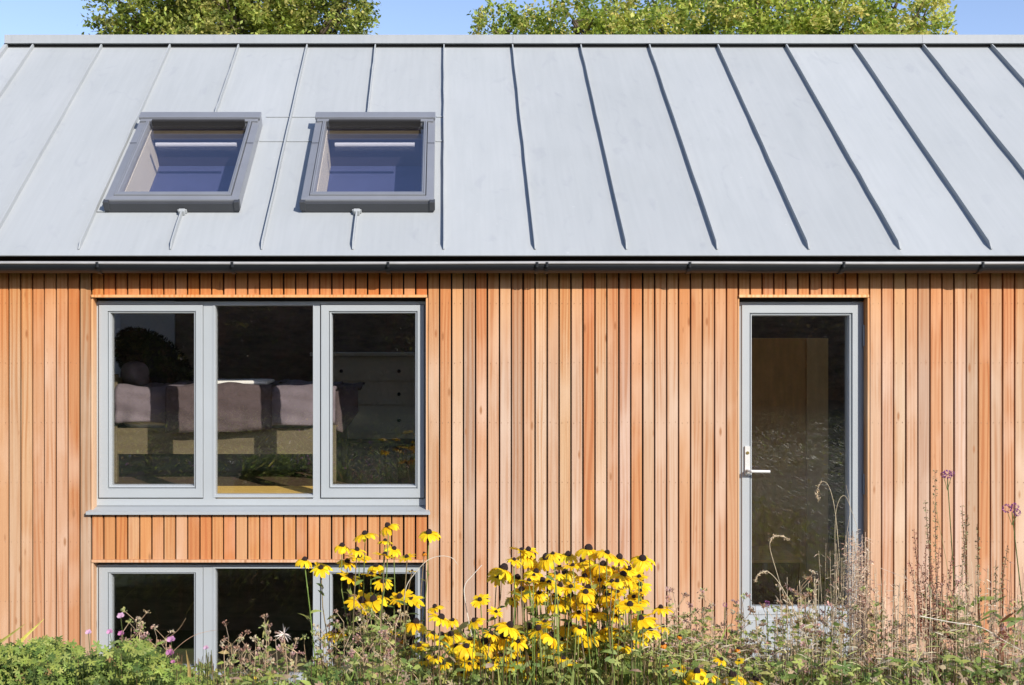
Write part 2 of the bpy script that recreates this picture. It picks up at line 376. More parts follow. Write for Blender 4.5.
tm.box(wx1 - 0.010, wx1 + 0.002, 0.003, 0.1, zsill, ztrim0 - 0.002, (0.60, 0.38, 0.22, 0.3))
tm.box(wx1 - 0.010, wx1 + 0.002, 0.003, 0.1, zlow, zt2b - 0.002, (0.60, 0.38, 0.22, 0.9))
tm.box(dx1 - 0.010, dx1 + 0.002, 0.003, 0.1, -0.05, ztrim0 - 0.002, (0.54, 0.34, 0.19, 0.4))
tm.box(dx0 - 0.002, dx0 + 0.006, 0.003, 0.1, -0.05, ztrim0 - 0.002, (0.54, 0.34, 0.19, 0.6))

# wall core with openings (dark membrane outside, plaster inside)
wc = MB(); wi = MB()
def wallpiece(x0, x1, z0, z1):
    wc.box(x0, x1, 0.030, 0.045, z0, z1); wi.box(x0 + 0.0015, x1 - 0.0015, 0.047, 0.30, z0, z1)
Z1 = 2.46
wallpiece(XL, wx0 - 0.003, ZB, Z1); wallpiece(wx1 + 0.003, dx0 - 0.003, ZB, Z1); wallpiece(dx1 + 0.003, XR, ZB, Z1)
wallpiece(wx0 - 0.001, wx1 + 0.001, ztrim1 + 0.002, Z1); wallpiece(wx0 - 0.001, wx1 + 0.001, zt2a + 0.002, zsill - 0.006)
wallpiece(wx0 - 0.001, wx1 + 0.001, ZB, zlow - 0.042); wallpiece(dx0 - 0.001, dx1 + 0.001, ztrim1 + 0.002, Z1)
wallpiece(dx0 - 0.001, dx1 + 0.001, ZB, -0.06)
# black strips above frames stand in for the shaded soffit
wc.box(wx0 + 0.011, wx1 - 0.011, 0.062, 0.16, ztrim0 - 0.016, ztrim0 - 0.003); wc.box(dx0 + 0.007, dx1 - 0.011, 0.062, 0.16, ztrim0 - 0.020, ztrim0 - 0.003)
wc.build('wall_membrane_and_shade', M_black, house)
# other outer walls and interior partitions
FL = 0.965
wi.box(XL, XL + 0.28, 0.302, YB - 0.3, ZB, 2.50); wi.box(XR - 0.28, XR, 0.302, YB - 0.3, ZB, 2.50)
def prism(m_, x0, x1, sec, c=(1, 1, 1)):
    k_ = len(sec); m_.mesh([(x0, y, z) for y, z in sec] + [(x1, y, z) for y, z in sec],
        [(i, (i + 1) % k_, (i + 1) % k_ + k_, i + k_) for i in range(k_)] + [tuple(range(k_ - 1, -1, -1)), tuple(range(k_, 2 * k_))], c)
prism(wi, 0.45, 0.57, [(0.305, ZB), (YB - 0.302, ZB), (YB - 0.302, 2.50), (YB / 2, 3.93), (0.305, 2.50)])
wi.box(XL + 0.282, -2.62, YB - 0.36, YB - 0.31, FL + 0.002, 3.0)
wi.build('inner_wall', M_white, house)
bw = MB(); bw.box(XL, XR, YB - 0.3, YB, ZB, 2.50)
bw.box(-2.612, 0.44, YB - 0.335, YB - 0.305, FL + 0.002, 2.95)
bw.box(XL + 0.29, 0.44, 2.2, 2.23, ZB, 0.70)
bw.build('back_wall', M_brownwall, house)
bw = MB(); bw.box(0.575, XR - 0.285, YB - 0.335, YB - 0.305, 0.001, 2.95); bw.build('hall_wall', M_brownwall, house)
for xa, xb in ((XL, XL + 0.28), (XR - 0.28, XR)):
    gb = MB(); gb.mesh([(xa, 0.05, 2.502), (xa, YB - 0.05, 2.502), (xa, YB / 2, 4.18), (xb, 0.05, 2.502), (xb, YB - 0.05, 2.502), (xb, YB / 2, 4.18)],
            [(0, 2, 1), (3, 4, 5), (0, 1, 4, 3), (1, 2, 5, 4), (2, 0, 3, 5)], (0.5, 0.32, 0.2, 0.3))
    gb.build('gable_cladding', M_larch, house)
fl = MB(); fl.box(XL + 0.29, 0.445, 0.31, YB - 0.31, FL - 0.2, FL); fl.build('floor', simple('shaded_floorboards', (0.10, 0.065, 0.04), 0.5, 0, 0.2, 6, stretch=(1, 8, 1)), house)  # floor colour darkened to read as shade beyond the sun patch
fl = MB(); fl.box(XL + 0.29, 0.445, 0.16, 0.52, FL + 0.002, FL + 0.022); fl.build('sun_patch_board', simple('honey_sun_patch', (0.85, 0.56, 0.16), 0.45, 0, 0.1, 6, stretch=(1, 8, 1)), house)  # honey-coloured strip painted as the patch of sun on the floor
fl = MB()
fl.box(0.575, XR - 0.285, 0.1, YB - 0.31, -0.05, 0.0); fl.box(XL + 0.29, 0.445, 0.31, YB - 0.31, ZB - 0.02, ZB + 0.1)
fl.build('floor', M_floor, house)

# ---- windows
YF = 0.072      # frame front plane
DF = DW + YF
def fx(px): return PXX(px, DF)
def fz(py): return PZ(py, DF)
def pane(name, x0, x1, z0, z1, y, parent, mat=M_glass):
    m = MB(); m.box(x0 - 0.004, x1 + 0.004, y, y + 0.024, z0 - 0.004, z1 + 0.004); return m.build(name, mat, parent)
def sash(x0, x1, z0, z1, wid, parent, name='sash'):
    m = MB(); y = YF - 0.010
    m.ring(x0, x1, z0, z1, wid, [(0, YF + 0.06), (0, y + 0.003), (0.04, y), (0.72, y), (0.74, y + 0.004), (0.76, y + 0.014), (0.82, y + 0.014), (0.84, y + 0.004), (0.93, y + 0.006), (1.0, y + 0.028), (1.0, YF + 0.06)])
    return m.build(name, M_frame, parent)
def window(tp, gt_side, gb_side, gt_mid, gb_mid, sash_t, sash_b, fr_b):
    w = MB()
    # outer frame and two mullions, one moulded mesh
    X0, X1 = fx(94.4), fx(427.0) - 0.001
    w.ring(X0, X1, fz(fr_b), fz(tp), (fx(98) - X0, X1 - fx(424.8), fz(sash_b) - fz(fr_b), fz(tp) - fz(sash_t)), [(0, YF + 0.08), (0, YF), (1, YF), (1, YF + 0.08)])
    for a, b_, f in ((203.4, 215.2, 1), (313.0, 320.0, -1)):
        w.box(fx(a), fx(b_), YF - 0.0005, YF + 0.07, fz(sash_b) - 0.001, fz(sash_t) + 0.001)
    # fixed light bead
    w.ring(fx(213.2), fx(314.0), fz(gb_mid) - 0.016, fz(gt_mid) + 0.012, (0.014, 0.008, 0.018, 0.014), [(0, YF + 0.03), (0, YF - 0.004), (0.7, YF - 0.004), (1, YF + 0.014), (1, YF + 0.05)])
    win = w.build('window', M_frame, house)
    sash(fx(99.1), fx(202.9), fz(sash_b) + 0.007, fz(sash_t) - 0.003, (fx(111.3) - fx(99.1), fx(202.9) - fx(193.6), fz(gb_side) - fz(sash_b), fz(sash_t) - fz(gt_side)), win)
    sash(fx(321.0), fx(424.2), fz(sash_b) + 0.007, fz(sash_t) - 0.003, (fx(332.0) - fx(321.0), fx(424.2) - fx(415.0), fz(gb_side) - fz(sash_b), fz(sash_t) - fz(gt_side)), win)
    pane('pane', fx(111.3), fx(193.6), fz(gb_side), fz(gt_side), YF + 0.022, win)
    pane('pane', fx(215.2), fx(313.0), fz(gb_mid), fz(gt_mid), YF + 0.022, win)
    pane('pane', fx(332.0), fx(415.0), fz(gb_side), fz(gt_side), YF + 0.022, win)
    return win
win_up = window(301.5, 313.0, 486.3, 305.5, 494.8, 304.5, 498.8, 505.6)
win_up['label'] = 'upper three-light grey window above the timber band, bedroom behind it'
s_ = MB()   # pressed metal sill, sloping forward with a turned-down lip and small end upstands
xa, xb = PXX(86.0, DW - 0.03), PXX(430.2, DW - 0.03)
zb_, zf_ = fz(505.7), PZ(511.8, DW - 0.035)
s_.mesh([(wx0 + 0.011, YF + 0.02, zb_), (wx1 - 0.011, YF + 0.02, zb_), (xb, -0.035, zf_), (xa, -0.035, zf_),
         (xa, -0.035, zf_ - 0.018), (xb, -0.035, zf_ - 0.018), (xb, -0.030, zf_ - 0.018), (xa, -0.030, zf_ - 0.018), (xa, -0.030, zf_ - 0.003), (xb, -0.030, zf_ - 0.003),
         (wx1 - 0.011, YF + 0.02, zb_ - 0.003), (wx0 + 0.011, YF + 0.02, zb_ - 0.003)],
        [(0, 3, 2, 1), (3, 4, 5, 2), (4, 7, 6, 5), (7, 8, 9, 6), (8, 11, 10, 9)])
s_.build('sill', M_frame, win_up)
win_dn = window(564.8, 573.5, 668.0, 568.6, 674.5, 566.8, 677.0, 684.0)
win_dn['label'] = 'lower three-light grey window partly hidden by garden plants'
s_ = MB(); s_.box(wx0 + 0.011, wx1 - 0.011, -0.03, YF + 0.02, zlow - 0.016, zlow - 0.001); s_.build('sill', M_frame, win_dn)

# ---- door
dr = MB(); X0, X1 = fx(738.9) + 0.003, fx(865.6); zt = fz(302.0)
dr.ring(X0, X1, -0.03, zt, (0.022, 0.030, 0.03, 0.022), [(0, YF + 0.08), (0, YF), (1, YF), (1, YF + 0.08)])
door = dr.build('door', M_frame, house); door['label'] = 'narrow fully glazed grey door'
sx0, sx1, sz0, sz1 = X0 + 0.012, fx(861.5), 0.012, zt - 0.018
sash(sx0, sx1, sz0, sz1, (fx(752.2) - sx0, sx1 - fx(848.4), fz(607) - sz0, sz1 - fz(316)), door, 'door_leaf')
pane('pane', fx(752.2), fx(848.4), fz(607), fz(316), YF + 0.022, door)
hd = MB()
hx = fx(746.6); hz = fz(470)
hd.box(hx - 0.016, hx + 0.016, YF - 0.022, YF - 0.011, fz(475), fz(446))
hd.tube([(hx, YF - 0.012, hz), (hx, YF - 0.062, hz), (hx + 0.008, YF - 0.070, hz), (hx + 0.125, YF - 0.070, hz - 0.002)], 0.0095, n=10)
hd.build('handle', M_steel, door, bevel=0.003)
lk = MB(); lk.tube([(hx, YF - 0.020, fz(452.5)), (hx, YF - 0.026, fz(452.5))], 0.010, n=14); lk.build('lock_cylinder', M_brass, door)
for za, zb2 in ((325, 346), (474, 494), (625, 645)):
    h = MB(); hx2 = fx(863.2); h.tube([(hx2, YF - 0.014, fz(zb2)), (hx2, YF - 0.014, fz(za))], 0.009, n=10)
    h.box(hx2 - 0.012, hx2 + 0.014, YF - 0.004, YF - 0.001, fz(zb2) + 0.01, fz(za) - 0.01); h.build('hinge', M_hood, door)
th = MB(); th.box(dx0 - 0.0, dx1 - 0.012, -0.09, YF + 0.06, -0.075, -0.032); th.build('threshold', simple('stone_step', (0.35, 0.34, 0.32), 0.8, 0, 0.15, 20), door)

# ---- roof: local frame u = x, v = up the slope, n = outward normal
PITCH = math.radians(40); L_ = 2.889
YE, ZE = -0.16, 2.507
def RM(ye=YE, ze=ZE):
    c, s = math.cos(PITCH), math.sin(PITCH)
    return Matrix(((1, 0, 0, 0), (0, -s, c, ye), (0, c, s, ze), (0, 0, 0, 1)))   # (u, n, v) -> world
RMX = RM()
SKY = [(-2.145, -1.297), (-0.905, -0.063)]; V0, V1 = 0.43, 1.535
us = [-3.52, SKY[0][0] + 0.07, SKY[0][1] - 0.07, SKY[1][0] + 0.07, SKY[1][1] - 0.07, XR + 0.12]
vsp = [-0.055, V0 + 0.07, V1 - 0.07, L_]
rf = MB()
seamx = [0.5522 * k for k in range(-6, 13)]
allu = sorted(us + [x for x in seamx if us[0] + 0.02 < x < us[-1] - 0.02])
for i in range(len(allu) - 1):
    a, b_ = allu[i], allu[i + 1]; mid_ = (a + b_) / 2
    tray = int(math.floor(mid_ / 0.5522)); rnd = random.Random(tray * 13 + 5); tone = rnd.uniform(0.95, 1.05)
    for j in range(3):
        v0, v1 = vsp[j], vsp[j + 1]
        if j == 1 and any(sa + 0.05 < mid_ < sb - 0.05 for sa, sb in SKY): continue
        rf.box(a, b_, -0.006, 0, v0, v1, (tone, tone, tone), M=RMX)
# rear slope
c_, s2 = math.cos(PITCH), math.sin(PITCH); ry, rz = YE + L_ * c_, ZE + L_ * s2
MR0 = Matrix(((1, 0, 0, 0), (0, s2, -c_, 2 * ry - YE), (0, c_, s2, ZE), (0, 0, 0, 1)))
ru = [us[0], -3.0, -0.1, 1.0, 5.8, us[-1]]; rvv = [-0.055, 0.35, 2.45, L_]
for i in range(5):
    for j in range(3):
        if j == 1 and i in (1, 3): continue
        rf.box(ru[i], ru[i + 1], -0.02, 0, rvv[j], rvv[j + 1], (1, 1, 1), M=MR0)
roof = rf.build('roof', M_zinc, house)
for x in seamx:
    segs = [(0.0, L_ - 0.01)]
    for sa, sb in SKY:
        if sa < x < sb: segs = [(0.0, V0 - 0.045), (V1 + 0.05, L_ - 0.01)]
    for a, b_ in segs:
        m = MB(); w = 0.0042; h = 0.033
        # folded upright seam, slightly wavering, nose tapered at the eave
        n_ = 14 if b_ - a > 0.6 else 3; vv = []; 
        for k in range(n_ + 1):
            v = a + (b_ - a) * k / n_; du = G(0.0012); hh = h + G(0.0008)
            if k == 0: hh = 0.010 if a < 0.1 else h
            if k == 1 and a < 0.1: v = a + 0.05
            vv += [Vector((x - w + du, 0, v)), Vector((x - w + du, hh, v)), Vector((x + w + du, hh, v)), Vector((x + w + du, 0, v))]
        ff = [(k * 4 + j, k * 4 + j + 1, k * 4 + j + 5, k * 4 + j + 4) for k in range(n_) for j in range(3)] + [(0, 3, 2, 1), (n_ * 4, n_ * 4 + 1, n_ * 4 + 2, n_ * 4 + 3)]
        m.mesh([RMX @ v for v in vv], ff); m.build('standing_seam', M_zinc, roof)
# cross welts beside the rooflights
for a, b_ in ((SKY[0][1] + 0.01, -1.109), (-1.099, SKY[1][0] - 0.01), (SKY[1][1] + 0.008, -0.007)):
    for v in (1.66, 1.307):
        m = MB(); m.box(a, b_, 0.002, 0.007, v, v + 0.016, M=RMX); m.build('cross_welt', M_zinc, roof)
m = MB(); m.box(-2.2, SKY[0][0] - 0.005, 0.002, 0.012, V0 - 0.02, V1 - 0.1, M=RMX); m.build('side_flashing', M_zinc, roof)
# ridge cap in sections with a gap below for the vent
ux = [us[0] - 0.02, 0.555, 3.85, us[-1] + 0.02]
for i in range(3):
    m = MB(); y0, y1 = ry - 0.075, ry + 0.075; zt_, zb2 = rz + 0.060, rz - 0.008
    m.mesh([(ux[i] + 0.001, y0, zb2), (ux[i] + 0.001, y0, zt_), (ux[i] + 0.001, ry, zt_ + 0.015), (ux[i] + 0.001, y1, zt_), (ux[i] + 0.001, y1, zb2),
            (ux[i + 1] - 0.001, y0, zb2), (ux[i + 1] - 0.001, y0, zt_), (ux[i + 1] - 0.001, ry, zt_ + 0.015), (ux[i + 1] - 0.001, y1, zt_), (ux[i + 1] - 0.001, y1, zb2)],
           [(0, 5, 6, 1), (1, 6, 7, 2), (2, 7, 8, 3), (3, 8, 9, 4), (4, 9, 5, 0), (0, 1, 2, 3, 4), (9, 8, 7, 6, 5)], (0.93, 0.93, 0.95))
    m.build('ridge_cap', M_zinc, roof)
m = MB(); m.box(us[0], us[-1], -0.03, 0.012, L_ - 0.055, L_ - 0.02, M=RMX); m.build('ridge_vent', M_black, roof)
m = MB(); m.box(us[0] - 0.03, us[0] - 0.001, -0.12, 0.03, -0.055, L_, M=RMX); m.build('verge_trim', M_zinc, roof)
m = MB(); m.box(us[0], us[-1], -0.20, -0.037, 0.06, 0.10, M=RMX); m.build('eaves_board', M_black, roof)  # board coloured black for the shade behind the gutter
# ceiling under the front slope (with the same holes) and under the rear slope
cg = MB()
cu = [XL + 0.27, SKY[0][0] + 0.07, SKY[0][1] - 0.07, SKY[1][0] + 0.07, SKY[1][1] - 0.07, XR - 0.27]; cv = [0.42, V0 + 0.07, V1 - 0.07, L_ - 0.16]
cv[0] = 0.36
for i in range(5):
    for j in range(3):
        if j == 1 and i in (1, 3): continue
        cg.box(cu[i], cu[i + 1], -0.26, -0.235, cv[j], cv[j + 1], M=RMX)
MR = Matrix(((1, 0, 0, 0), (0, s2, -c_, 2 * ry - YE), (0, c_, s2, ZE), (0, 0, 0, 1)))
cu2 = [XL + 0.27, -3.0, -0.1, 1.0, 5.8, XR - 0.27]; cv2 = [0.30, 0.35, 2.45, L_ - 0.16]
for i in range(5):
    for j in range(3):
        if j == 1 and i in (1, 3): continue
        cg.box(cu2[i], cu2[i + 1], -0.26, -0.235, cv2[j], cv2[j + 1], M=MR)
cg.build('sloping_ceiling', M_white, house)
for a, b_ in ((-3.0, -0.1), (1.0, 5.8)):  # rear rooflights added out of view to let more daylight into the rooms
    m = MB(); m.ring(a, b_, 0.35, 2.45, (0.06,) * 4, [(0, 0.003), (0, 0.06), (1, 0.06), (1, 0.003)], M=MR); rr_l = m.build('added_rear_rooflight', M_hood, house)
    m = MB(); m.box(a + 0.05, b_ - 0.05, 0.03, 0.045, 0.40, 2.40, M=MR); m.build('pane', M_clear, rr_l)

# ---- rooflights
for i, (sa, sb) in enumerate(SKY):
    m = MB()
    m.ring(sa, sb, V0, V1, (0.052, 0.052, 0.045, 0.045), [(0, 0.004), (0, 0.078), (0.06, 0.084), (0.94, 0.088), (1, 0.080), (1, -0.03)], M=RMX)
    sk = m.build('rooflight', M_hood, house)
    sk['label'] = ('left' if i == 0 else 'right') + ' grey framed rooflight reflecting blue sky'
    m = MB()   # opening sash with beaded covers
    m.ring(sa + 0.055, sb - 0.055, V0 + 0.040, V1 - 0.06, (0.026, 0.026, 0.048, 0.045), [(0, 0.0), (0, 0.093), (0.05, 0.098), (0.40, 0.098), (0.42, 0.092), (0.46, 0.092), (0.48, 0.096), (0.85, 0.094), (1, 0.058), (1, 0.0)], M=RMX)
    m.build('sash', M_hood, sk)
    m = MB(); m.box(sa - 0.003, sb + 0.003, 0.089, 0.112, V1 - 0.075, V1 + 0.004, M=RMX)
    m.box(sa + 0.01, sb - 0.01, 0.084, 0.10, V1 - 0.105, V1 - 0.076, M=RMX)
    m.build('top_hood', M_hood, sk, bevel=0.004)
    m = MB(); m.box(sa + 0.10, sb - 0.10, 0.07, 0.112, V1 - 0.135, V1 - 0.106, M=RMX); m.build('hood_shade_strip', M_black, sk)  # black strip put in as the shade below the hood
    m = MB(); m.box(sa + 0.0, sb - 0.0, 0.006, 0.070, V0 - 0.022, V0 - 0.002, M=RMX); m.box(sa - 0.006, sa + 0.03, 0.02, 0.083, V0 - 0.028, V0 + 0.012, M=RMX); m.box(sb - 0.03, sb + 0.006, 0.02, 0.083, V0 - 0.028, V0 + 0.012, M=RMX)
    m.build('bottom_cover', M_dkhood, sk, bevel=0.003)
    for xx in (sa + 0.03, sb - 0.03):
        m = MB(); m.box(xx - 0.028, xx + 0.028, 0.0895, 0.0915, V1 - 0.40, V1 - 0.397, M=RMX); m.build('cover_joint', M_dkhood, sk)
    m = MB(); m.box(sa + 0.079, sb - 0.079, 0.045, 0.063, V0 + 0.085, V1 - 0.103, M=RMX); m.build('pane', M_sglass, sk)
    m = MB(); u0, u1, v0, v1 = sa + 0.072, sb - 0.072, V0 + 0.09, V1 - 0.10
    m.box(u0, u0 + 0.014, -0.28, 0.035, v0, v1, M=RMX); m.build('side_lining', M_cream, sk)
    m = MB(); m.box(u1 - 0.014, u1, -0.28, 0.035, v0, v1, M=RMX); m.build('side_lining', M_cream, sk)
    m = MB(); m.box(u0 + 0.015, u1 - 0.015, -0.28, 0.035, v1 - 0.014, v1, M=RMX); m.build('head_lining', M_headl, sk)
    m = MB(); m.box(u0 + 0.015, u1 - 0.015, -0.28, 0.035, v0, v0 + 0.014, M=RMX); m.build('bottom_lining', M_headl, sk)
    m = MB(); m.box(u0 + 0.016, u1 - 0.016, -0.262, -0.259, v0 + 0.016, v1 - 0.016, M=RMX); m.build('roller_blind', M_blind, sk)
    m = MB(); m.tube([RMX @ Vector((sa + 0.15, 0.020, 1.235)), RMX @ Vector((sb - 0.14, 0.020, 1.235))], 0.016, n=8); m.build('opening_bar', M_barwhite, sk)
    m = MB(); m.box(u0 + 0.015, u1 - 0.015, -0.01, 0.03, V1 - 0.175, V1 - 0.117, M=RMX); m.build('inner_top_rail', M_pine, sk)
    cx = 0.5522 * (-3 if i == 0 else -1)
    m = MB(); m.box(cx - 0.02, cx + 0.02, 0.003, 0.036, V0 - 0.055, V0 - 0.024, M=RMX); m.box(cx - 0.03, cx + 0.03, 0.003, 0.03, V0 - 0.035, V0 - 0.0235, M=RMX)
    m.build('seam_collar', M_zinc, sk, bevel=0.004)

# ---- gutter
gm = MB(); pr = []
cy, cz, rr = -0.128, 2.420, 0.062
for k in range(13):
    t = math.pi + math.pi * k / 12
    pr.append((cy + rr * math.cos(t), cz + (rr * 0.82) * math.sin(t)))
pr_in = [(cy + (y - cy) * 0.95, cz + (z - cz) * 0.95) for y, z in reversed(pr)]
prof = pr + [(pr[-1][0], 2.462), (pr[-1][0] - 0.003, 2.462)] + pr_in
gx0, gx1 = XL - 0.12, XR + 0.1; N = len(prof)
gm.mesh([(gx0, y, z) for y, z in prof] + [(gx1, y, z) for y, z in prof], [(k, (k + 1) % N, (k + 1) % N + N, k + N) for k in range(N)])
gut = gm.build('gutter', M_gutter, house, smooth=False)
m = MB(); pts = []
for k in range(41): x = gx0 + (gx1 - gx0) * k / 40; pts.append((x, cy - rr - 0.001, cz + 0.006 + 0.0016 * math.sin(x * 1.7)))
m.tube(pts, 0.0095, n=10); m.build('gutter_lip', M_lip, gut, smooth=True)
for px in (-60, 97, 232, 388, 537, 547, 690, 844, 983, 1120):
    m = MB(); x = PXX(px, 6.45)
    bb = [(x, cy + (rr + 0.006) * math.cos(math.pi + math.pi * k / 12), cz + (rr * 0.82 + 0.006) * math.sin(math.pi + math.pi * k / 12)) for k in range(13)]
    wv = 0.012 if px not in (537, 547) else 0.010
    vv = []; 
    for (xx, y, z) in bb:
        vv += [(x - wv, y, z), (x + wv, y, z)]
    m.mesh(vv, [(2 * k, 2 * k + 1, 2 * k + 3, 2 * k + 2) for k in range(12)])
    m.tube([(x, cy - rr - 0.010, cz + 0.012), (x, cy - rr - 0.006, cz - 0.02)], 0.009, n=8)
    m.build('gutter_bracket', M_gutter, gut)
m = MB(); m.box(XL - 0.1, XR + 0.1, 0.001, 0.026, 2.402, 2.47); m.build('fascia', simple('brown_fascia', (0.16, 0.10, 0.06), 0.8), house)

# ------------------------------------------------------------------ furniture seen through the glass
def soft_box(name, x0, x1, y0, y1, z0, z1, mat, parent=None, lump=0.012, seg=(26, 10, 6), hem=0.0, seed=0):
    """rounded, rumpled cloth-covered block"""
    m = MB(); nx_, ny_, nz_ = seg; rnd = random.Random(seed); ph = [rnd.uniform(0, 6.28) for _ in range(8)]
    pts = {}; vv = []; ff = []
    def P(i, j, k):
        if (i, j, k) in pts: return pts[(i, j, k)]
        a, b_, c = i / nx_ * 2 - 1, j / ny_ * 2 - 1, k / nz_ * 2 - 1
        e = (2.6 if name == 'pillow' else 14.0); r_ = (abs(a) ** e + abs(b_) ** e + abs(c) ** e) ** (1 / e)
        q = 1 / r_
        a, b_, c = a * q, b_ * q, c * q
        x = (x0 + x1) / 2 + a * (x1 - x0) / 2; y = (y0 + y1) / 2 + b_ * (y1 - y0) / 2; z = (z0 + z1) / 2 + c * (z1 - z0) / 2
        w = math.sin(x * 19 + ph[0] + 3 * math.sin(z * 9 + ph[1])) + 0.6 * math.sin(x * 43 + z * 17 + ph[2]) + 0.7 * math.sin(y * 21 + ph[3] + x * 5)
        y += lump * w * (1 if b_ < 0 else -1) * 0.5; z += lump * (math.sin(x * 13 + ph[4]) + math.sin(y * 17 + x * 7 + ph[5])) * 0.5
        if hem and c < -0.8: z += hem * math.sin(x * 6 + ph[6])
        pts[(i, j, k)] = len(vv); vv.append((x, y, z)); return pts[(i, j, k)]
    for i in range(nx_):
        for j in range(ny_):
            for k, fl_ in ((0, 1), (nz_, 0)):
                q = [P(i, j, k), P(i + 1, j, k), P(i + 1, j + 1, k), P(i, j + 1, k)]; ff.append(tuple(q[::-1] if fl_ else q))
    for i in range(nx_):
        for k in range(nz_):
            for j, fl_ in ((0, 0), (ny_, 1)):
                q = [P(i, j, k), P(i + 1, j, k), P(i + 1, j, k + 1), P(i, j, k + 1)]; ff.append(tuple(q[::-1] if fl_ else q))
    for j in range(ny_):
        for k in range(nz_):
            for i, fl_ in ((0, 1), (nx_, 0)):
                q = [P(i, j, k), P(i, j + 1, k), P(i, j + 1, k + 1), P(i, j, k + 1)]; ff.append(tuple(q[::-1] if fl_ else q))
    m.mesh(vv, ff); return m.build(name, mat, parent, smooth=True)

BD = 7.50     # camera distance of the bed's near side
bY = BD - DW
def bx_(px): return PXX(px, BD)
def bz(py): return PZ(py, BD)
bed = thing('bed', 'pale wooden single bed standing behind the upper window', 'bed', (-1.6, bY + 0.45, FL))
for ya in (bY, bY + 0.87):
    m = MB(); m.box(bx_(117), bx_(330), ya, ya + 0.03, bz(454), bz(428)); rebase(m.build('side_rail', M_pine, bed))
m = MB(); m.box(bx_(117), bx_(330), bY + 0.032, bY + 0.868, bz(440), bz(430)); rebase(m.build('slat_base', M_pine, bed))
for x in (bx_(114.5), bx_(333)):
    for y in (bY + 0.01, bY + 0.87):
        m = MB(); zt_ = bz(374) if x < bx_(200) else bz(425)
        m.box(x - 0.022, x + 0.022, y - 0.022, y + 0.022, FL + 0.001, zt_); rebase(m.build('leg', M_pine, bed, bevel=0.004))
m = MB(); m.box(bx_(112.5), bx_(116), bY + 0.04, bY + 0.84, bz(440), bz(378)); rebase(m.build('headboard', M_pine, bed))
m = MB()   # curved bracket at the foot
xr = bx_(331)
m.mesh([(xr, bY + 0.002, bz(455)), (xr - 0.13, bY + 0.002, bz(455)), (xr - 0.04, bY + 0.002, bz(459)), (xr - 0.012, bY + 0.002, bz(466)), (xr, bY + 0.002, bz(480)),
        (xr, bY + 0.028, bz(455)), (xr - 0.13, bY + 0.028, bz(455)), (xr - 0.04, bY + 0.028, bz(459)), (xr - 0.012, bY + 0.028, bz(466)), (xr, bY + 0.028, bz(480))],
       [(0, 1, 2, 3, 4), (9, 8, 7, 6, 5), (0, 5, 6, 1), (1, 6, 7, 2), (2, 7, 8, 3), (3, 8, 9, 4), (4, 9, 5, 0)])
rebase(m.build('corner_brace', M_pine, bed))
o = soft_box('mattress', bx_(118), bx_(329), bY + 0.02, bY + 0.86, bz(429), bz(401), M_sheet, bed, 0.002); rebase(o)
def drape(name, x0, x1, yf, yb, ztop, zhem, mat, seed, fold=0.016, hemv=0.012, th=0.012, corner=0.0):
    """cloth lying on the bed and hanging over its near side, folds deepening towards the hem"""
    rnd = random.Random(seed); ph = [rnd.uniform(0, 6.28) for _ in range(6)]; nx_ = 70; m = MB(); vv = []
    nt, nc, nh = 8, 5, 10; R_ = 0.05
    rows = nt + nc + nh
    for i in range(nx_ + 1):
        x = x0 + (x1 - x0) * i / nx_; e = min(i, nx_ - i) / nx_
        wob = math.sin(x * 17 + ph[0] + 1.5 * math.sin(x * 5 + ph[1])) + 0.5 * math.sin(x * 41 + ph[2])
        hem = zhem + hemv * math.sin(x * 4 + ph[3]) + hemv * .5 * math.sin(x * 13 + ph[4]) + corner * max(0, (x - x0) / (x1 - x0) - .6)
        for k in range(rows + 1):
            if k <= nt:
                y = yb + (yf + R_ - yb) * k / nt; z = ztop + 0.012 * math.sin(x * 9 + y * 11 + ph[5]) + 0.007 * math.sin(x * 23 - y * 8 + ph[1])
            elif k <= nt + nc:
                t_ = (k - nt) / nc * math.pi / 2; y = yf + R_ - R_ * math.sin(t_); z = ztop - R_ + R_ * math.cos(t_) + 0.010 * math.sin(x * 9 + y * 11 + ph[5])
            else:
                u = (k - nt - nc) / nh; z = (ztop - R_) + (hem - ztop + R_) * u; y = yf - fold * u * wob - 0.006 * math.sin(z * 50 + x * 12 + ph[2]) - .01 * u
            vv.append((x, y, z))
    W_ = rows + 1
    m.mesh(vv, [(i * W_ + k, i * W_ + k + 1, (i + 1) * W_ + k + 1, (i + 1) * W_ + k) for i in range(nx_) for k in range(rows)])
    o = m.build(name, mat, None, smooth=True); so_ = o.modifiers.new('solid', 'SOLIDIFY'); so_.thickness = th; so_.offset = 0; return o
o = drape('duvet', bx_(117), bx_(336), bY - 0.04, bY + 0.84, bz(387.5), bz(424), M_mauve, 3, 0.014, 0.014, 0.022); tag(o, 'rumpled mauve grey duvet spread over the bed', 'duvet')
o = drape('throw_blanket', bx_(169), bx_(274), bY - 0.092, bY + 0.80, bz(385.0), bz(430), M_throw, 5, 0.005, 0.010, 0.010); tag(o, 'dark brown-mauve blanket lying across the middle of the duvet', 'blanket')
o = soft_box('folded_sheet', bx_(205), bx_(267), bY + 0.0, bY + 0.4, bz(385.2), bz(380.8), M_sheet, None, 0.004, (20, 8, 3), 0, 6); tag(o, 'bright white folded sheet on top of the brown blanket', 'sheet')
o = drape('trailing_blanket', bx_(319), bx_(357), bY + 0.10, bY + 0.75, bz(389), bz(436), M_throw, 9, 0.05, 0.05, 0.012, 0.45); tag(o, 'dark mauve cloth hanging over the foot of the bed', 'cloth')
o = soft_box('pillow', bx_(110), bx_(138), bY + 0.10, bY + 0.62, bz(389), bz(361), M_mauve, None, 0.02, (12, 12, 10), 0, 8); tag(o, 'grey pillow propped at the head of the bed by the left pane', 'pillow')
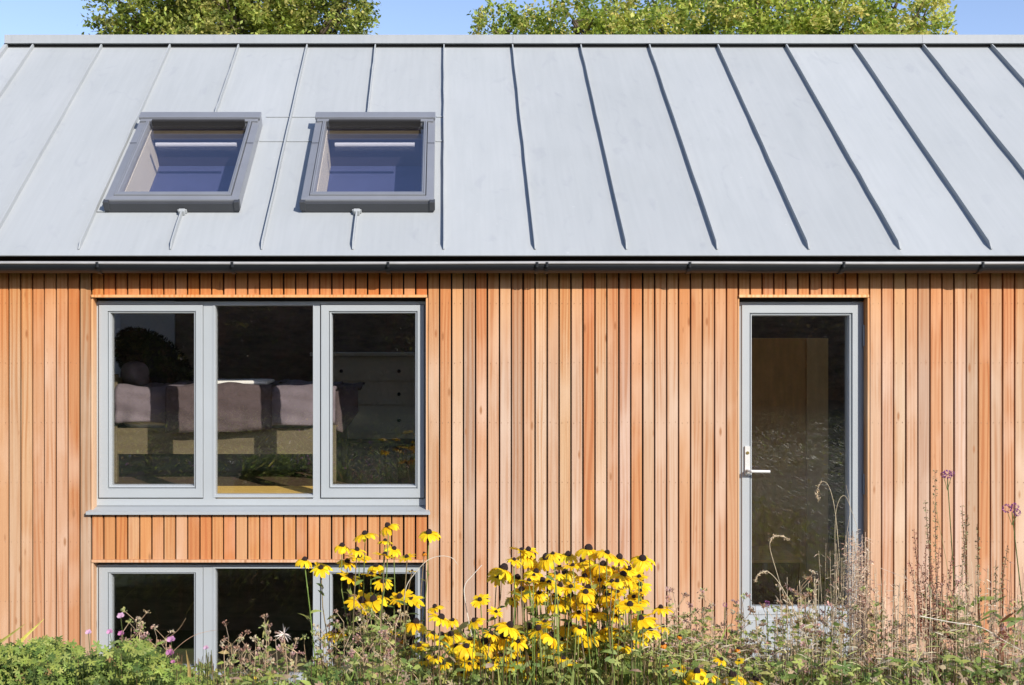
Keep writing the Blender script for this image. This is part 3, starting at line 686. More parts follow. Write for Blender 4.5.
# shaggy black cushion
cu_ = MB(); c0 = at(153, 366, BD + 0.40)
rnd = random.Random(4)
th_n, ph_n = 20, 12; vv = []
for i in range(th_n):
    for j in range(ph_n + 1):
        a = 2 * math.pi * i / th_n; q = math.pi * j / ph_n
        vv.append(c0 + Vector((0.275 * math.sin(q) * math.cos(a) - 0.02 * 0, 0.11 * math.cos(q), 0.205 * math.sin(q) * math.sin(a) - 0.12 * math.sin(q) * math.cos(a) * 1.0 + 0.03)))
cu_.mesh(vv, [(i * (ph_n + 1) + j, ((i + 1) % th_n) * (ph_n + 1) + j, ((i + 1) % th_n) * (ph_n + 1) + j + 1, i * (ph_n + 1) + j + 1) for i in range(th_n) for j in range(ph_n)])
for k in range(2600):
    a = rnd.uniform(0, 6.283); q = math.acos(rnd.uniform(-1, 1))
    n_ = Vector((math.sin(q) * math.cos(a), math.cos(q) * 1.6, math.sin(q) * math.sin(a)))
    p_ = c0 + Vector((0.275 * math.sin(q) * math.cos(a), 0.11 * math.cos(q), 0.205 * math.sin(q) * math.sin(a) - 0.12 * math.sin(q) * math.cos(a) + 0.03))
    cu_.leaf(p_, n_ + Vector((rnd.gauss(0, .4), rnd.gauss(0, .4), rnd.gauss(0, .4))), Vector((0, 1, 0.1)), 0.035, 0.006, (1, 1, 1), 0.4, 2)
tag(cu_.build('shaggy_cushion', M_fur), 'large black shaggy cushion slumped on the head end of the bed', 'cushion')

# bedside lamp (pale shade just visible)
lm = thing('bedside_lamp', 'small white table lamp behind the black cushion', 'lamp', (at(148, 342, 10.0).x, 10.0 - DW, 0))
lx, ly = lm.location.x, lm.location.y
m = MB(); m.tube([(lx, ly, 1.92), (lx, ly, 2.06)], 0.085, n=16, r1=0.05); rebase(m.build('lamp_shade', M_sheet, lm, smooth=True))
m = MB(); m.tube([(lx, ly, 1.60), (lx, ly, 1.92)], 0.015, n=10); m.tube([(lx, ly, 1.585), (lx, ly, 1.60)], 0.06, n=16); rebase(m.build('lamp_base', M_chest, lm))
lm['label'] = 'small white lamp on the cabinet behind the black cushion'
m = MB(); m.box(lx - 0.25, lx + 0.25, ly - 0.2, ly + 0.2, FL + 0.001, 1.56); m.box(lx - 0.27, lx + 0.27, ly - 0.22, ly + 0.22, 1.562, 1.584); tag(m.build('bedside_cabinet', M_chest), 'low grey-beige cabinet carrying the white lamp', 'cabinet')

CD = 10.05; cY = CD - DW
def cx_(px): return PXX(px, CD)
def cz_(py): return PZ(py, CD)
ch = thing('chest_of_drawers', 'grey-beige chest of drawers with dark knobs behind the right pane', 'chest of drawers', (cx_(370), cY, FL))
m = MB(); m.box(cx_(313), cx_(427), cY + 0.012, cY + 0.40, cz_(439), cz_(356.5)); rebase(m.build('carcass', M_chest, ch, bevel=0.004))
m = MB(); m.box(cx_(310), cx_(430), cY - 0.02, cY + 0.41, cz_(356.2), cz_(352.5)); rebase(m.build('top_board', M_chest, ch, bevel=0.004))
for a, b_, k in ((361, 380.6, 371), (382.6, 404.6, 394), (406.8, 433, 420)):
    m = MB(); m.box(cx_(317), cx_(423), cY - 0.006, cY + 0.011, cz_(b_), cz_(a)); d_ = rebase(m.build('drawer', M_chest, ch, bevel=0.003))
    for px in (341.5, 399):
        m = MB(); q = Vector((cx_(px), cY - 0.006, cz_(k)))
        m.tube([q, q + Vector((0, -0.012, 0)), q + Vector((0, -0.022, 0)), q + Vector((0, -0.028, 0))], [0.007, 0.008, 0.017, 0.010], n=12)
        m.build('knob', M_knob, d_, smooth=True)
for px in (316, 424):
    for y in (cY + 0.03, cY + 0.37):
        m = MB(); m.box(cx_(px) - 0.022, cx_(px) + 0.022, y - 0.022, y + 0.022, FL + 0.001, cz_(439.2)); rebase(m.build('leg', M_chest, ch))

# hall behind the door
cb = thing('hall_cupboard', 'tall tan plywood cupboard standing inside the glazed door', 'cupboard', (2.9, 2.2, 0))
KD = 8.75; kY = KD - DW
m = MB(); m.box(PXX(735, KD), PXX(827, KD), kY, kY + 0.55, 0.03, PZ(338, KD)); rebase(m.build('carcass', M_ply, cb, bevel=0.004))
m = MB(); m.box(PXX(806, KD), PXX(827.4, KD), kY - 0.02, kY - 0.002, 0.035, PZ(338, KD) - 0.002); rebase(m.build('side_panel', simple('pale_plywood', (0.92, 0.64, 0.33), 0.5, 0, 0.08, 5, stretch=(5, 5, 1)), cb, bevel=0.002))
m = MB(); m.box(PXX(736, KD), PXX(804.6, KD), kY - 0.016, kY - 0.002, 0.05, PZ(338, KD) - 0.004); rebase(m.build('door', M_ply, cb, bevel=0.002))
m = MB(); m.box(PXX(735, KD) + 0.02, PXX(826, KD), kY + 0.03, kY + 0.5, 0.001, 0.029); rebase(m.build('plinth', M_ply, cb))
bx2 = thing('wooden_storage_box', 'low reddish wooden box with a lid in front of the tan cupboard', 'box', (2.75, 1.2, 0))
QD = 7.9; qY = QD - DW
m = MB(); m.box(PXX(742, QD), PXX(800, QD), qY, qY + 0.5, 0.001, PZ(563, QD)); rebase(m.build('body', simple('reddish_wood', (0.22, 0.10, 0.045), 0.5, 0, 0.15, 6, stretch=(1, 5, 5)), bx2, bevel=0.004))
m = MB(); m.box(PXX(740, QD), PXX(802, QD), qY - 0.02, qY + 0.52, PZ(562.5, QD), PZ(559, QD)); rebase(m.build('lid', M_ply, bx2, bevel=0.004))

# ================================================================== VEGETATION
def cj(c, s=0.15, h=0.06):
    k = 1 + random.uniform(-s, s)
    return (max(0, c[0] * k * (1 + random.uniform(-h, h))), max(0, c[1] * k), max(0, c[2] * k * (1 + random.uniform(-h, h))))
def rv(): 
    while True:
        v = Vector((U(-1, 1), U(-1, 1), U(-1, 1)))
        if 0.05 < v.length < 1: return v.normalized()
def LF(): return Vector((0.40 + G(.35), -0.75 + G(.35), 0.65 + G(.35)))
GREENS = [(0.19, 0.27, 0.06), (0.24, 0.32, 0.075), (0.29, 0.35, 0.09), (0.14, 0.20, 0.05)]
LIME = [(0.38, 0.44, 0.11), (0.45, 0.46, 0.14)]

# ---- trees
def tree(name, label, x, y, base, top, lobes, nleaf, lsize, cols, seed, trunk_r=0.22, group=None, gap=0.0):
    random.seed(seed)
    t = thing(name, label, 'tree', (x, y, base), group)
    tr = MB(); tips = []
    fork = base + (top - base) * 0.34
    pts = [Vector((x, y, base - 0.2)), Vector((x + G(.08), y + G(.08), base + 0.8)), Vector((x + G(.12), y + G(.12), (base + fork) / 2)), Vector((x + G(.1), y + G(.1), fork))]
    tr.tube(pts, trunk_r, (1, 1, 1), 9, trunk_r * 0.62)
    root = pts[-1]
    for (lx_, ly_, lz_, rx_, ry_, rz_) in lobes:
        c = Vector((x + lx_, y + ly_, lz_))
        p1 = root.lerp(c, 0.45) + Vector((G(.15), G(.15), 0.15)); 
        tr.tube([root - Vector((0, 0, .3)), p1, c], trunk_r * 0.45, (1, 1, 1), 6, trunk_r * 0.12)
        for k in range(7):
            d = rv(); e = c + Vector((d.x * rx_, d.y * ry_, d.z * rz_)) * 0.85
            mid_ = c.lerp(e, 0.5) + Vector((G(.1), G(.1), G(.1)))
            tr.tube([p1.lerp(c, U(.3, 1)), mid_, e], trunk_r * 0.14, (1, 1, 1), 5, trunk_r * 0.03)
    rebase(tr.build('trunk', M_bark, t))
    cr = MB(); tot = sum(l_[3] * l_[4] + l_[3] * l_[5] for l_ in lobes)
    for (lx_, ly_, lz_, rx_, ry_, rz_) in lobes:
        c = Vector((x + lx_, y + ly_, lz_)); share = (rx_ * ry_ + rx_ * rz_) / tot
        ncl = int(nleaf * share / 26)
        for q in range(ncl):
            d = rv(); rad = random.choice((U(0.82, 1.04), U(0.6, 0.95), U(0.93, 1.10)))
            cc = c + Vector((d.x * rx_, d.y * ry_, d.z * rz_)) * rad
            base_c = random.choice(cols); sr = U(0.13, 0.30) * lsize / 0.075 * 0.75
            ax = (d + rv() * 0.6 + Vector((0, 0, 0.2))).normalized()
            for k in range(26):
                o_ = rv() * sr * random.random() ** 0.5
                o_ = Vector((o_.x, o_.y, o_.z * 0.8)) + ax * U(-.3, .6) * sr
                cr.leaf(cc + o_, (rv() + ax * 0.7), rv() * 0.6 + Vector((0, 0, 1)), lsize * U(0.7, 1.25), lsize * U(0.5, 0.75), cj(base_c, 0.25, 0.12), U(0, .4), 2)
    rebase(cr.build('crown', M_leaf, t)); return t
OAK = [(0.28, 0.34, 0.06), (0.36, 0.42, 0.09), (0.46, 0.51, 0.12), (0.58, 0.56, 0.18), (0.15, 0.19, 0.04)]
OAK2 = [(0.38, 0.46, 0.08), (0.46, 0.54, 0.10), (0.60, 0.64, 0.16), (0.70, 0.64, 0.20), (0.22, 0.30, 0.06)]
TY = 13.4; S20 = (TY + DW) / F
def tX(px): return (px - PX) * S20
def tZ(py): return CAMZ + (PY - py) * S20
tx = tX(232)
tree('oak_tree', 'dense round-headed green tree rising behind the roof above the rooflights', tx, TY, 0, 11.6,
     [(tX(133) - tx, -0.3, tZ(22), 0.62, 0.8, 0.75), (tX(158) - tx, 0.6, tZ(2), 0.50, .8, 0.7), (tX(126) - tx, 0.2, tZ(42), 0.46, .8, .5), (tX(152) - tx, -.2, tZ(38), 0.5, .8, .6), (tX(205) - tx, 0.4, tZ(14), 0.68, 1.1, 1.0), (tX(240) - tx, -0.5, tZ(22), 0.75, 1.1, 0.85), (tX(280) - tx, 0.1, tZ(6), 0.85, 1.2, 0.95),
      (tX(330) - tx, -0.3, tZ(22), 0.80, 1.1, 0.8), (tX(350) - tx, 0.4, tZ(-15), 0.50, 1.0, 0.9), (tX(250) - tx, 0, tZ(-40), 1.7, 1.7, 1.0), (tX(240) - tx, 0, tZ(70), 1.8, 1.6, 1.2), (tX(190) - tx, 0, tZ(-8), .7, 1, .7)], 60000, 0.085, OAK, 11, 0.24)
tx = tX(730)
lob = [(tX(497) - tx, 0, tZ(30), 0.42, 0.7, 0.42), (tX(530) - tx, 0.3, tZ(34), 0.55, 0.8, 0.42), (tX(570) - tx, -.2, tZ(30), 0.55, 0.8, 0.46), (tX(612) - tx, .2, tZ(24), 0.6, 0.9, 0.55), (tX(655) - tx, 0, tZ(22), 0.65, 1.0, 0.8),
       (tX(700) - tx, .5, tZ(16), 0.75, 1.1, 0.8), (tX(750) - tx, -.3, tZ(18), 0.8, 1.2, 0.8), (tX(800) - tx, .3, tZ(14), 0.8, 1.2, 0.9), (tX(850) - tx, 0, tZ(16), 0.8, 1.1, 0.8), (tX(893) - tx, -.2, tZ(20), 0.6, 0.9, 0.75), (tX(926) - tx, 0, tZ(20), 0.36, 0.6, 0.40),
       (tX(770) - tx, 0.8, tZ(-52), 1.5, 1.2, 0.7), (tX(690) - tx, 0, tZ(75), 2.6, 1.6, 1.1), (tX(830) - tx, 0, tZ(75), 1.8, 1.6, 1.1)]
tree('maple_tree', 'wide pale green and yellowing tree rising behind the right half of the roof', tx, TY, 0, 10.6, lob, 66000, 0.088, OAK2, 12, 0.24)
# trees across the garden, seen only mirrored in the panes
for i, (x, y, h, w) in enumerate([(-14, -27, 8.5, 3.4), (-8.5, -25, 7.6, 3.2), (-3.0, -26.5, 8.2, 3.4), (3.2, -25, 7.4, 3.3), (9.0, -26, 8.4, 3.5), (15, -27, 8.0, 3.3)]):
    lb = [(-w * .45, 0, h * .35, w * .62, 1.5, h * .33), (w * .45, .3, h * .38, w * .62, 1.5, h * .34), (0, 0, h * .66, w * .8, 1.7, h * .32), (U(-1, 1), -.5, h * .2, w * .8, 1.2, h * .2)]
    tree('garden_tree', ['broad dark tree across the garden, first from the left end of the row', 'dark tree across the garden, second from the left end of the row', 'dark tree across the garden mirrored in the upper window', 'dark tree across the garden behind the viewer', 'dark tree across the garden mirrored in the glazed door', 'dark tree across the garden at the right end of the row'][i],
         x, y, 0, h, lb, 15000, 0.17, [(0.14, 0.15, 0.04), (0.18, 0.18, 0.05), (0.26, 0.22, 0.07), (0.16, 0.11, 0.05)], 30 + i, 0.25, 'trees across the garden')

# clipped hedge closing the far side of the garden
random.seed(98); hb = MB(); nx_, nz_ = 120, 16; vv = []
def hj(x, z): return 0.28 * math.sin(x * 1.9 + z) + 0.2 * math.sin(x * 4.3 + z * 2.7) + G(.09)
for j in range(nz_ + 1):
    for i in range(nx_ + 1):
        x = -26 + 54 * i / nx_; z = 5.6 * j / nz_; vv.append((x, -30 + hj(x, z) - (1.2 * (j / nz_) ** 5), z + (G(.15) if j else -.1)))
b0_ = len(vv)
for j in range(nz_ + 1):
    for i in range(nx_ + 1):
        x = -26 + 54 * i / nx_; z = 5.6 * j / nz_; vv.append((x, -33 - hj(x, z) + (1.2 * (j / nz_) ** 5), z + (0 if j else -.1)))
W_ = nx_ + 1
ff = [(j * W_ + i, j * W_ + i + 1, (j + 1) * W_ + i + 1, (j + 1) * W_ + i) for j in range(nz_) for i in range(nx_)]
ff += [(b0_ + a_, b0_ + d_, b0_ + c__, b0_ + b__) for a_, b__, c__, d_ in ff[:nz_ * nx_]]
ff += [(nz_ * W_ + i, nz_ * W_ + i + 1, b0_ + nz_ * W_ + i + 1, b0_ + nz_ * W_ + i) for i in range(nx_)]
hb.mesh(vv, ff, (0.30, 0.21, 0.13)); tag(hb.build('hedge', M_leaf), 'tall dark hedge closing the far side of the garden, mirrored in the panes', 'hedge')
random.seed(99)
# ---- meadow behind the viewer (mirrored low in the panes)
md = MB()
for k in range(24000):
    x = U(-13, 15); y = -3.7 - 18 * random.random() ** 1.4; h = U(0.15, 0.75) * (1.25 if R() < .1 else 1) * (0.5 if y > -8.5 else .75)
    c = cj(random.choice(LIME + [(0.45, 0.50, 0.16), (0.55, 0.45, 0.25), (0.22, 0.28, 0.08)]), .3, .15)
    a = U(0, 6.28); d = Vector((math.cos(a) * .5, math.sin(a) * .5, 1))
    z0 = gz(x, y)
    if R() < .04: c = random.choice([(0.8, 0.75, 0.7), (0.6, 0.3, 0.5), (0.85, 0.6, 0.05)])
    for q in range(3):
        a = U(0, 6.28); md.leaf((x + G(.1), y + G(.1), z0 + h * U(0, .5)), (math.cos(a), math.sin(a), U(.2, 1.2)), (0, 0, 1), U(.07, .16) * (.6 if y > -9 else 1), U(.015, .045) * (.6 if y > -9 else 1), cj(c, .2), U(.2, .8), 2)
tag(md.build('meadow', M_leaf), 'rough garden meadow of grasses and low leafy plants', 'meadow', kind='stuff')

# ---- black-eyed daisies
YEL = [(0.95, 0.66, 0.012), (0.96, 0.72, 0.02), (0.93, 0.58, 0.008)]
def petals_mesh(kind, seed):
    """ring of narrow notched petals in local coordinates, flower facing +Z, unit radius"""
    random.seed(seed); m = MB(); n_ = random.choice((12, 13, 14))
    droop0 = {'flat': 0.25, 'open': 0.62, 'hang': 1.0, 'aged': 1.7}[kind]
    for i in range(n_):
        if kind == 'aged' and R() < .2: continue
        a = 2 * math.pi * i / n_ + G(.06); dr_ = droop0 + G(.13); L = U(0.86, 1.06) * (0.8 if kind == 'aged' else 1); W = U(0.29, 0.38)
        ca, sa_ = math.cos(a), math.sin(a); c = cj(random.choice(YEL), .08, .1)
        if kind == 'aged': c = cj((0.72, 0.26, 0.01), .2)
        rows = []; pos = Vector((0.16 * ca, 0.16 * sa_, -0.02 + G(.02))); ang = 0.15 - dr_ * 0.3; tw = G(.18)
        for k, wf in enumerate((0.5, 0.92, 1.0, 0.86, 0.42)):
            side = Vector((-sa_, ca, tw * k * .3)).normalized() * W * 0.5 * wf
            lift = 0.035 * wf
            rows.append((pos - side, pos + Vector((0, 0, -lift)), pos + side))
            stp = L / 4 * (0.9 if k < 3 else 0.75)
            pos = pos + Vector((ca * math.cos(ang), sa_ * math.cos(ang), math.sin(ang))) * stp
            ang -= dr_ * 0.42 + G(.05)
        vv = [v for r_ in rows for v in r_]
        ff = []
        for k in range(4):
            for j in range(2): ff.append((k * 3 + j, k * 3 + j + 1, k * 3 + j + 4, k * 3 + j + 3))
        m.mesh(vv, ff, c)
    return m
def cone_mesh(seed, tall=1.0):
    random.seed(seed); m = MB(); vv = []; N_ = 12; prof = [(0.20, -0.06), (0.25, 0.02), (0.255, 0.12), (0.225, 0.22 * tall), (0.16, 0.31 * tall), (0.08, 0.36 * tall)]
    for r_, z in prof:
        for j in range(N_):
            a = 2 * math.pi * j / N_; rr_ = r_ * (1 + G(.05)); vv.append((rr_ * math.cos(a), rr_ * math.sin(a), z + G(.008)))
    vv.append((0, 0, 0.375 * tall)); K = len(prof)
    ff = [(k * N_ + j, k * N_ + (j + 1) % N_, (k + 1) * N_ + (j + 1) % N_, (k + 1) * N_ + j) for k in range(K - 1) for j in range(N_)]
    ff += [((K - 1) * N_ + j, (K - 1) * N_ + (j + 1) % N_, len(vv) - 1) for j in range(N_)] + [tuple(range(N_ - 1, -1, -1))]
    m.mesh(vv, ff); return m
protoP = {}; protoC = []
for kind, cnt in (('flat', 3), ('open', 5), ('hang', 5), ('aged', 3)):
    for q in range(cnt):
        o = petals_mesh(kind, 200 + q + len(kind) * 10).build('flower_head', M_petal, None, smooth=True); protoP.setdefault(kind, []).append(o.data); bpy.data.objects.remove(o)
for q in range(4):
    o = cone_mesh(300 + q, U(.85, 1.25)).build('cone', M_cone, None, smooth=True); protoC.append(o.data); bpy.data.objects.remove(o)
random.seed(51)
STEMG = (0.26, 0.36, 0.09)
def daisy_clump(label, flowers, group='clumps of black-eyed daisies'):
    """flowers: (px, py, d, span px, kind)"""
    cx = sum(at(f[0], f[1], f[2]).x for f in flowers) / len(flowers); cyy = sum(f[2] for f in flowers) / len(flowers) - DW
    t = thing('black_eyed_daisy', label, 'flowers', (cx, cyy, gz(cx, cyy)), group)
    fo = MB()
    for (px, py, d, span, kind) in flowers:
        p = at(px, py, d); r_ = span * d / F * 0.5 / 0.87 * U(.88, 1.15)
        if kind == 'hang': r_ *= 1.15
        ph = MB_obj('flower_head', random.choice(protoP[kind]), t) ; lean = 0.32
        tilt = Vector((G(lean * .8), G(lean * .6) - 0.10, 1)).normalized()
        q = tilt.to_track_quat('Z', 'Y'); ph.rotation_mode = 'QUATERNION'
        ph.rotation_quaternion = q @ Vector((0, 0, 1)).rotation_difference(Vector((0, 0, 1))); 
        from mathutils import Quaternion
        ph.rotation_quaternion = q @ Quaternion((0, 0, 1), U(0, 6.28))
        ph.location = p - t.location; ph.scale = (r_, r_, r_ * U(.9, 1.1))
        cn = MB_obj('cone', random.choice(protoC), ph); cn.scale = (U(.78, .95),) * 3
        # stem
        base = Vector((cx + (p.x - cx) * 0.62 + G(.03), cyy + (p.y - cyy) * 0.6 + G(.03), gz(cx, cyy)))
        under = p - tilt * r_ * 0.10
        m1 = base.lerp(under, 0.5) + Vector((G(.02), G(.02), 0)); m2 = base.lerp(under, 0.85) + Vector((G(.01), G(.01), 0)) - Vector((tilt.x, tilt.y, 0)) * .02
        st = MB(); c = cj(random.choice([STEMG, (0.32, 0.38, 0.12), (0.34, 0.26, 0.14)]), .2)
        st.tube([base, m1, m2, under], 0.0030, c, 5, 0.0019); rebase(st.build('flower_stem', M_leaf, t, smooth=True))
        for k in range(7):
            u = U(.35, .93); q_ = base.lerp(m1, u * 2) if u < .5 else m1.lerp(under, (u - .5) * 2)
            a = U(0, 6.28); big = (1.25 - u)
            fo.leaf(q_, (math.cos(a), math.sin(a), U(.2, 1.1)), LF(), U(.06, .12) * big + .02, U(.018, .034) * big + .004, cj(random.choice(GREENS + LIME + LIME), .2, .1), U(.5, 1.4), 4)
    rebase(fo.build('foliage', M_leaf, t)); return t
def MB_obj(name, data, parent):
    o = bpy.data.objects.new(name, data); col.objects.link(o); o.parent = parent; return o
def fl_(pts, d0, spread, s0):
    out = []
    for q in pts:
        px, py = q[0], q[1]; sp = (q[2] if len(q) > 2 else s0) * U(.92, 1.08); kind = q[3] if len(q) > 3 else random.choices(('open', 'hang', 'flat'), (5, 3, 3.0))[0]
        out.append((px, py, max(3.3, d0 + U(-spread, spread)), sp, kind))
        if spread < .24 and R() < .55: out.append((px + G(9), py + U(4, 26), d0 + U(-spread, spread), sp * U(.7, .95), random.choices(('open', 'hang', 'flat'), (5, 3, 3))[0]))
    return out
L1 = [(388, 526, 20), (365, 534, 23), (429, 533, 21), (342, 546, 19), (385, 541, 17), (359, 557, 22), (304.5, 560, 20, 'hang'), (407, 557, 19), (394, 549, 17), (385, 555, 20), (347, 562, 19), (424, 553, 9, 'aged'), (321, 568, 20, 'open'),
      (350, 577, 24), (371, 575, 21), (383, 582, 20), (412, 571, 13, 'flat'), (362, 601, 30), (374, 600, 32), (400, 597, 25), (409, 598, 30), (335, 632, 30, 'open'), (416, 623, 20), (395, 633, 14, 'flat'), (419, 646, 22, 'flat'), (357, 550, 18), (376, 566, 20), (401, 640, 9, 'aged')]
L2 = [(435, 607, 18), (441, 618, 22), (433, 634, 20), (441, 636, 18), (451, 635, 26), (456, 647, 20), (480, 600, 18), (474.5, 621, 24), (485, 642, 28), (491, 634, 16), (501, 656, 18), (516, 661, 25), (509.6, 626, 28), (530, 675, 22, 'flat'), (445, 668, 20), (462, 660, 18), (470, 640, 18), (496, 612, 16), (478, 664, 20), (433, 655, 16), (505, 640, 20), (518, 642, 18)]
L3 = [(528.5, 550, 22), (521, 551, 20), (546.6, 558, 22), (553, 554, 16), (528, 557, 24), (568, 555, 22), (503.5, 569, 25), (517, 578, 24), (536, 572, 26), (543, 581, 22), (556, 574, 20), (565.5, 573, 20), (529, 581, 20), (522, 590, 26), (571, 587, 20), (569.6, 596, 27),
      (528.5, 628, 26), (539, 629, 22), (551, 636, 24), (529, 652, 28), (568, 626, 33), (574, 664, 16, 'flat'), (548, 592, 14, 'flat'), (514, 560, 18), (535, 564, 16), (549, 583, 18), (560, 586, 18), (540, 600, 16), (556, 604, 18), (513, 600, 16), (545, 622, 18), (561, 640, 20), (519, 634, 18), (548, 652, 18), (535, 640, 16)]
L4 = [(588.5, 549, 24), (583, 561, 22), (607, 553, 23), (619, 558, 22), (642.5, 559, 23), (584.5, 577, 20), (623, 575, 25), (629, 569, 24), (640, 585, 26), (603, 565, 22), (603, 588, 27), (595, 597, 20), (609, 603, 25), (595, 612, 24), (630, 605, 24), (617, 616, 20), (641, 619, 26),
      (661, 608, 22), (650.6, 630, 22), (588.5, 634, 29), (609, 630, 27), (622, 630, 20, 'flat'), (579, 613, 18), (663, 644, 14, 'aged'), (612, 582, 18), (592, 570, 18), (599, 556, 16), (613, 570, 18), (631, 578, 18), (588, 588, 18), (618, 592, 18), (604, 614, 18), (586, 604, 16), (634, 597, 18), (600, 642, 20), (622, 646, 18), (640, 640, 16), (584, 650, 20)]
L5 = [(680, 636, 11, 'aged'), (721, 660, 17), (738, 649, 14, 'aged'), (679, 669, 15), (689, 677, 24, 'hang'), (697, 672, 26, 'hang'), (709, 675, 20), (733, 676, 27, 'hang'), (755, 681, 25, 'hang'), (668, 665, 11, 'aged')]
daisy_clump('tall yellow black-eyed daisies rising in front of the lower window', fl_(L1, 4.25, .25, 22))
daisy_clump('low sparse yellow black-eyed daisies left of the dense middle clump', fl_(L2, 3.95, .15, 22))
daisy_clump('dense yellow black-eyed daisies against the boards, left half of the big clump', fl_(L3, 4.05, .22, 24))
daisy_clump('dense yellow black-eyed daisies against the boards, right half of the big clump', fl_(L4, 4.05, .22, 24))
daisy_clump('few fading orange-yellow black-eyed daisies at the bottom edge left of the door', fl_(L5, 3.75, .2, 22))
t = daisy_clump('small orange daisy low behind the dried plants in front of the lower window', [(255, 674, 4.6, 16, 'hang'), (246, 683, 4.6, 14, 'hang')])

# ---- cranesbill mounds at the left
def lobed(m, p, nrm, r_, c, k=5):
    nrm = Vector(nrm).normalized(); a = nrm.cross(Vector((0.3, 0.2, 1))).normalized(); b_ = nrm.cross(a); p = Vector(p); ph = U(0, 6.28)
    vv = [p]; n_ = k * 4
    for i in range(n_ + 1):
        t_ = ph + 5.4 * i / n_; q = i % 4; rr_ = r_ * (1.0 if q == 2 else 0.74 if q in (1, 3) else 0.34) * U(.9, 1.1)
        vv.append(p + (a * math.cos(t_) + b_ * math.sin(t_)) * rr_ - nrm * (0.10 * rr_ if q else -0.05 * rr_))
    m.mesh(vv, [(0, i, i + 1) for i in range(1, n_ + 1)], c)
def cranesbill(label, pxs, d, topfun, n_, seed):
    random.seed(seed); x0, x1 = at(pxs[0], 600, d).x, at(pxs[1], 600, d).x; xc = (x0 + x1) / 2; y = d - DW
    t = thing('cranesbill_plant', label, 'plant', (xc, y, gz(xc, y)), 'cranesbill mounds')
    f = MB(); st = MB()
    for k in range(n_):
        x = U(x0, x1); e = abs((x - xc) / ((x1 - x0) / 2)); yy = y + G(.16) + U(-.15, .2); dd = yy + DW
        zt_ = CAMZ + (PY - topfun((x * F / dd) + PX)) * dd / F
        u = random.random() ** 1.6; z = zt_ - u * 0.34 - (.03 * (math.sin(x * 31) * math.sin(x * 13 + 1))) - e ** 4 * .08 + G(.012)
        nr_ = LF() + Vector((0, .2, .3))
        c = cj(random.choice([(0.27, 0.35, 0.07), (0.34, 0.42, 0.09), (0.42, 0.48, 0.12), (0.12, 0.18, 0.04)] + ([(0.32, 0.20, 0.08)] if R() < .05 else [])), .2, .12)
        lobed(f, (x, yy, z), nr_, U(.010, .021), c)
        if k % 6 == 0: f.tube([(x + G(.02), yy + G(.02), z - .22), (x, yy, z)], .0015, cj((0.12, 0.16, 0.05)), 4)
    rebase(f.build('foliage', M_leaf, t)); return t
cran_a = cranesbill('green cranesbill mound at the bottom left corner below the yellow leaf blades', (-60, 95), 3.9, lambda p: 650 + 3 * math.sin(p * .09) + 2 * math.sin(p * .31), 6000, 61)
cran_b = cranesbill('green cranesbill mound in front of the left frame of the lower window', (70, 215), 4.0, lambda p: 655 + 4 * math.sin(p * .07 + 1) + max(0, p - 150) * .35, 5600, 62)
random.seed(63)
pf = [(447 / 3.704, 500 + 430 / 3.704, 8), (88.5, 632.5, 7), (109.7, 632, 7), (121, 633.7, 7), (171, 640, 9), (170, 653, 9), (20, 650, 8), (37, 651, 5), (39, 674, 6), (8, 649, 6), (173, 662, 5), (206, 648, 6), (140, 676, 6), (96, 664, 5), (60, 660, 4)]
def small_flower(px, py, d, span, c, t):
    p = at(px, py, d); r_ = span * d / F / 2
    m = MB()
    for i in range(5):
        a = 2 * math.pi * i / 5 + G(.1); m.leaf(p, (math.cos(a), math.sin(a) * .6 - .1, .5 + math.sin(a) * .5), (0, -1, .4), r_, r_ * .95, cj(c, .1), .2, 3, prof=[.25, .95, .9, .2])
    m.tube([p, p + Vector((G(.02), .03, -.10)), p + Vector((G(.03), .05, -.26))], .0013, (0.16, 0.2, 0.07), 4)
    rebase(m.build('pink_flower', M_leaf, t))
for q in pf:
    small_flower(q[0], q[1], U(3.75, 4.0), q[2], random.choice([(0.62, 0.30, 0.52), (0.72, 0.46, 0.62), (0.58, 0.20, 0.42)]), cran_a if q[0] < 82 else cran_b)

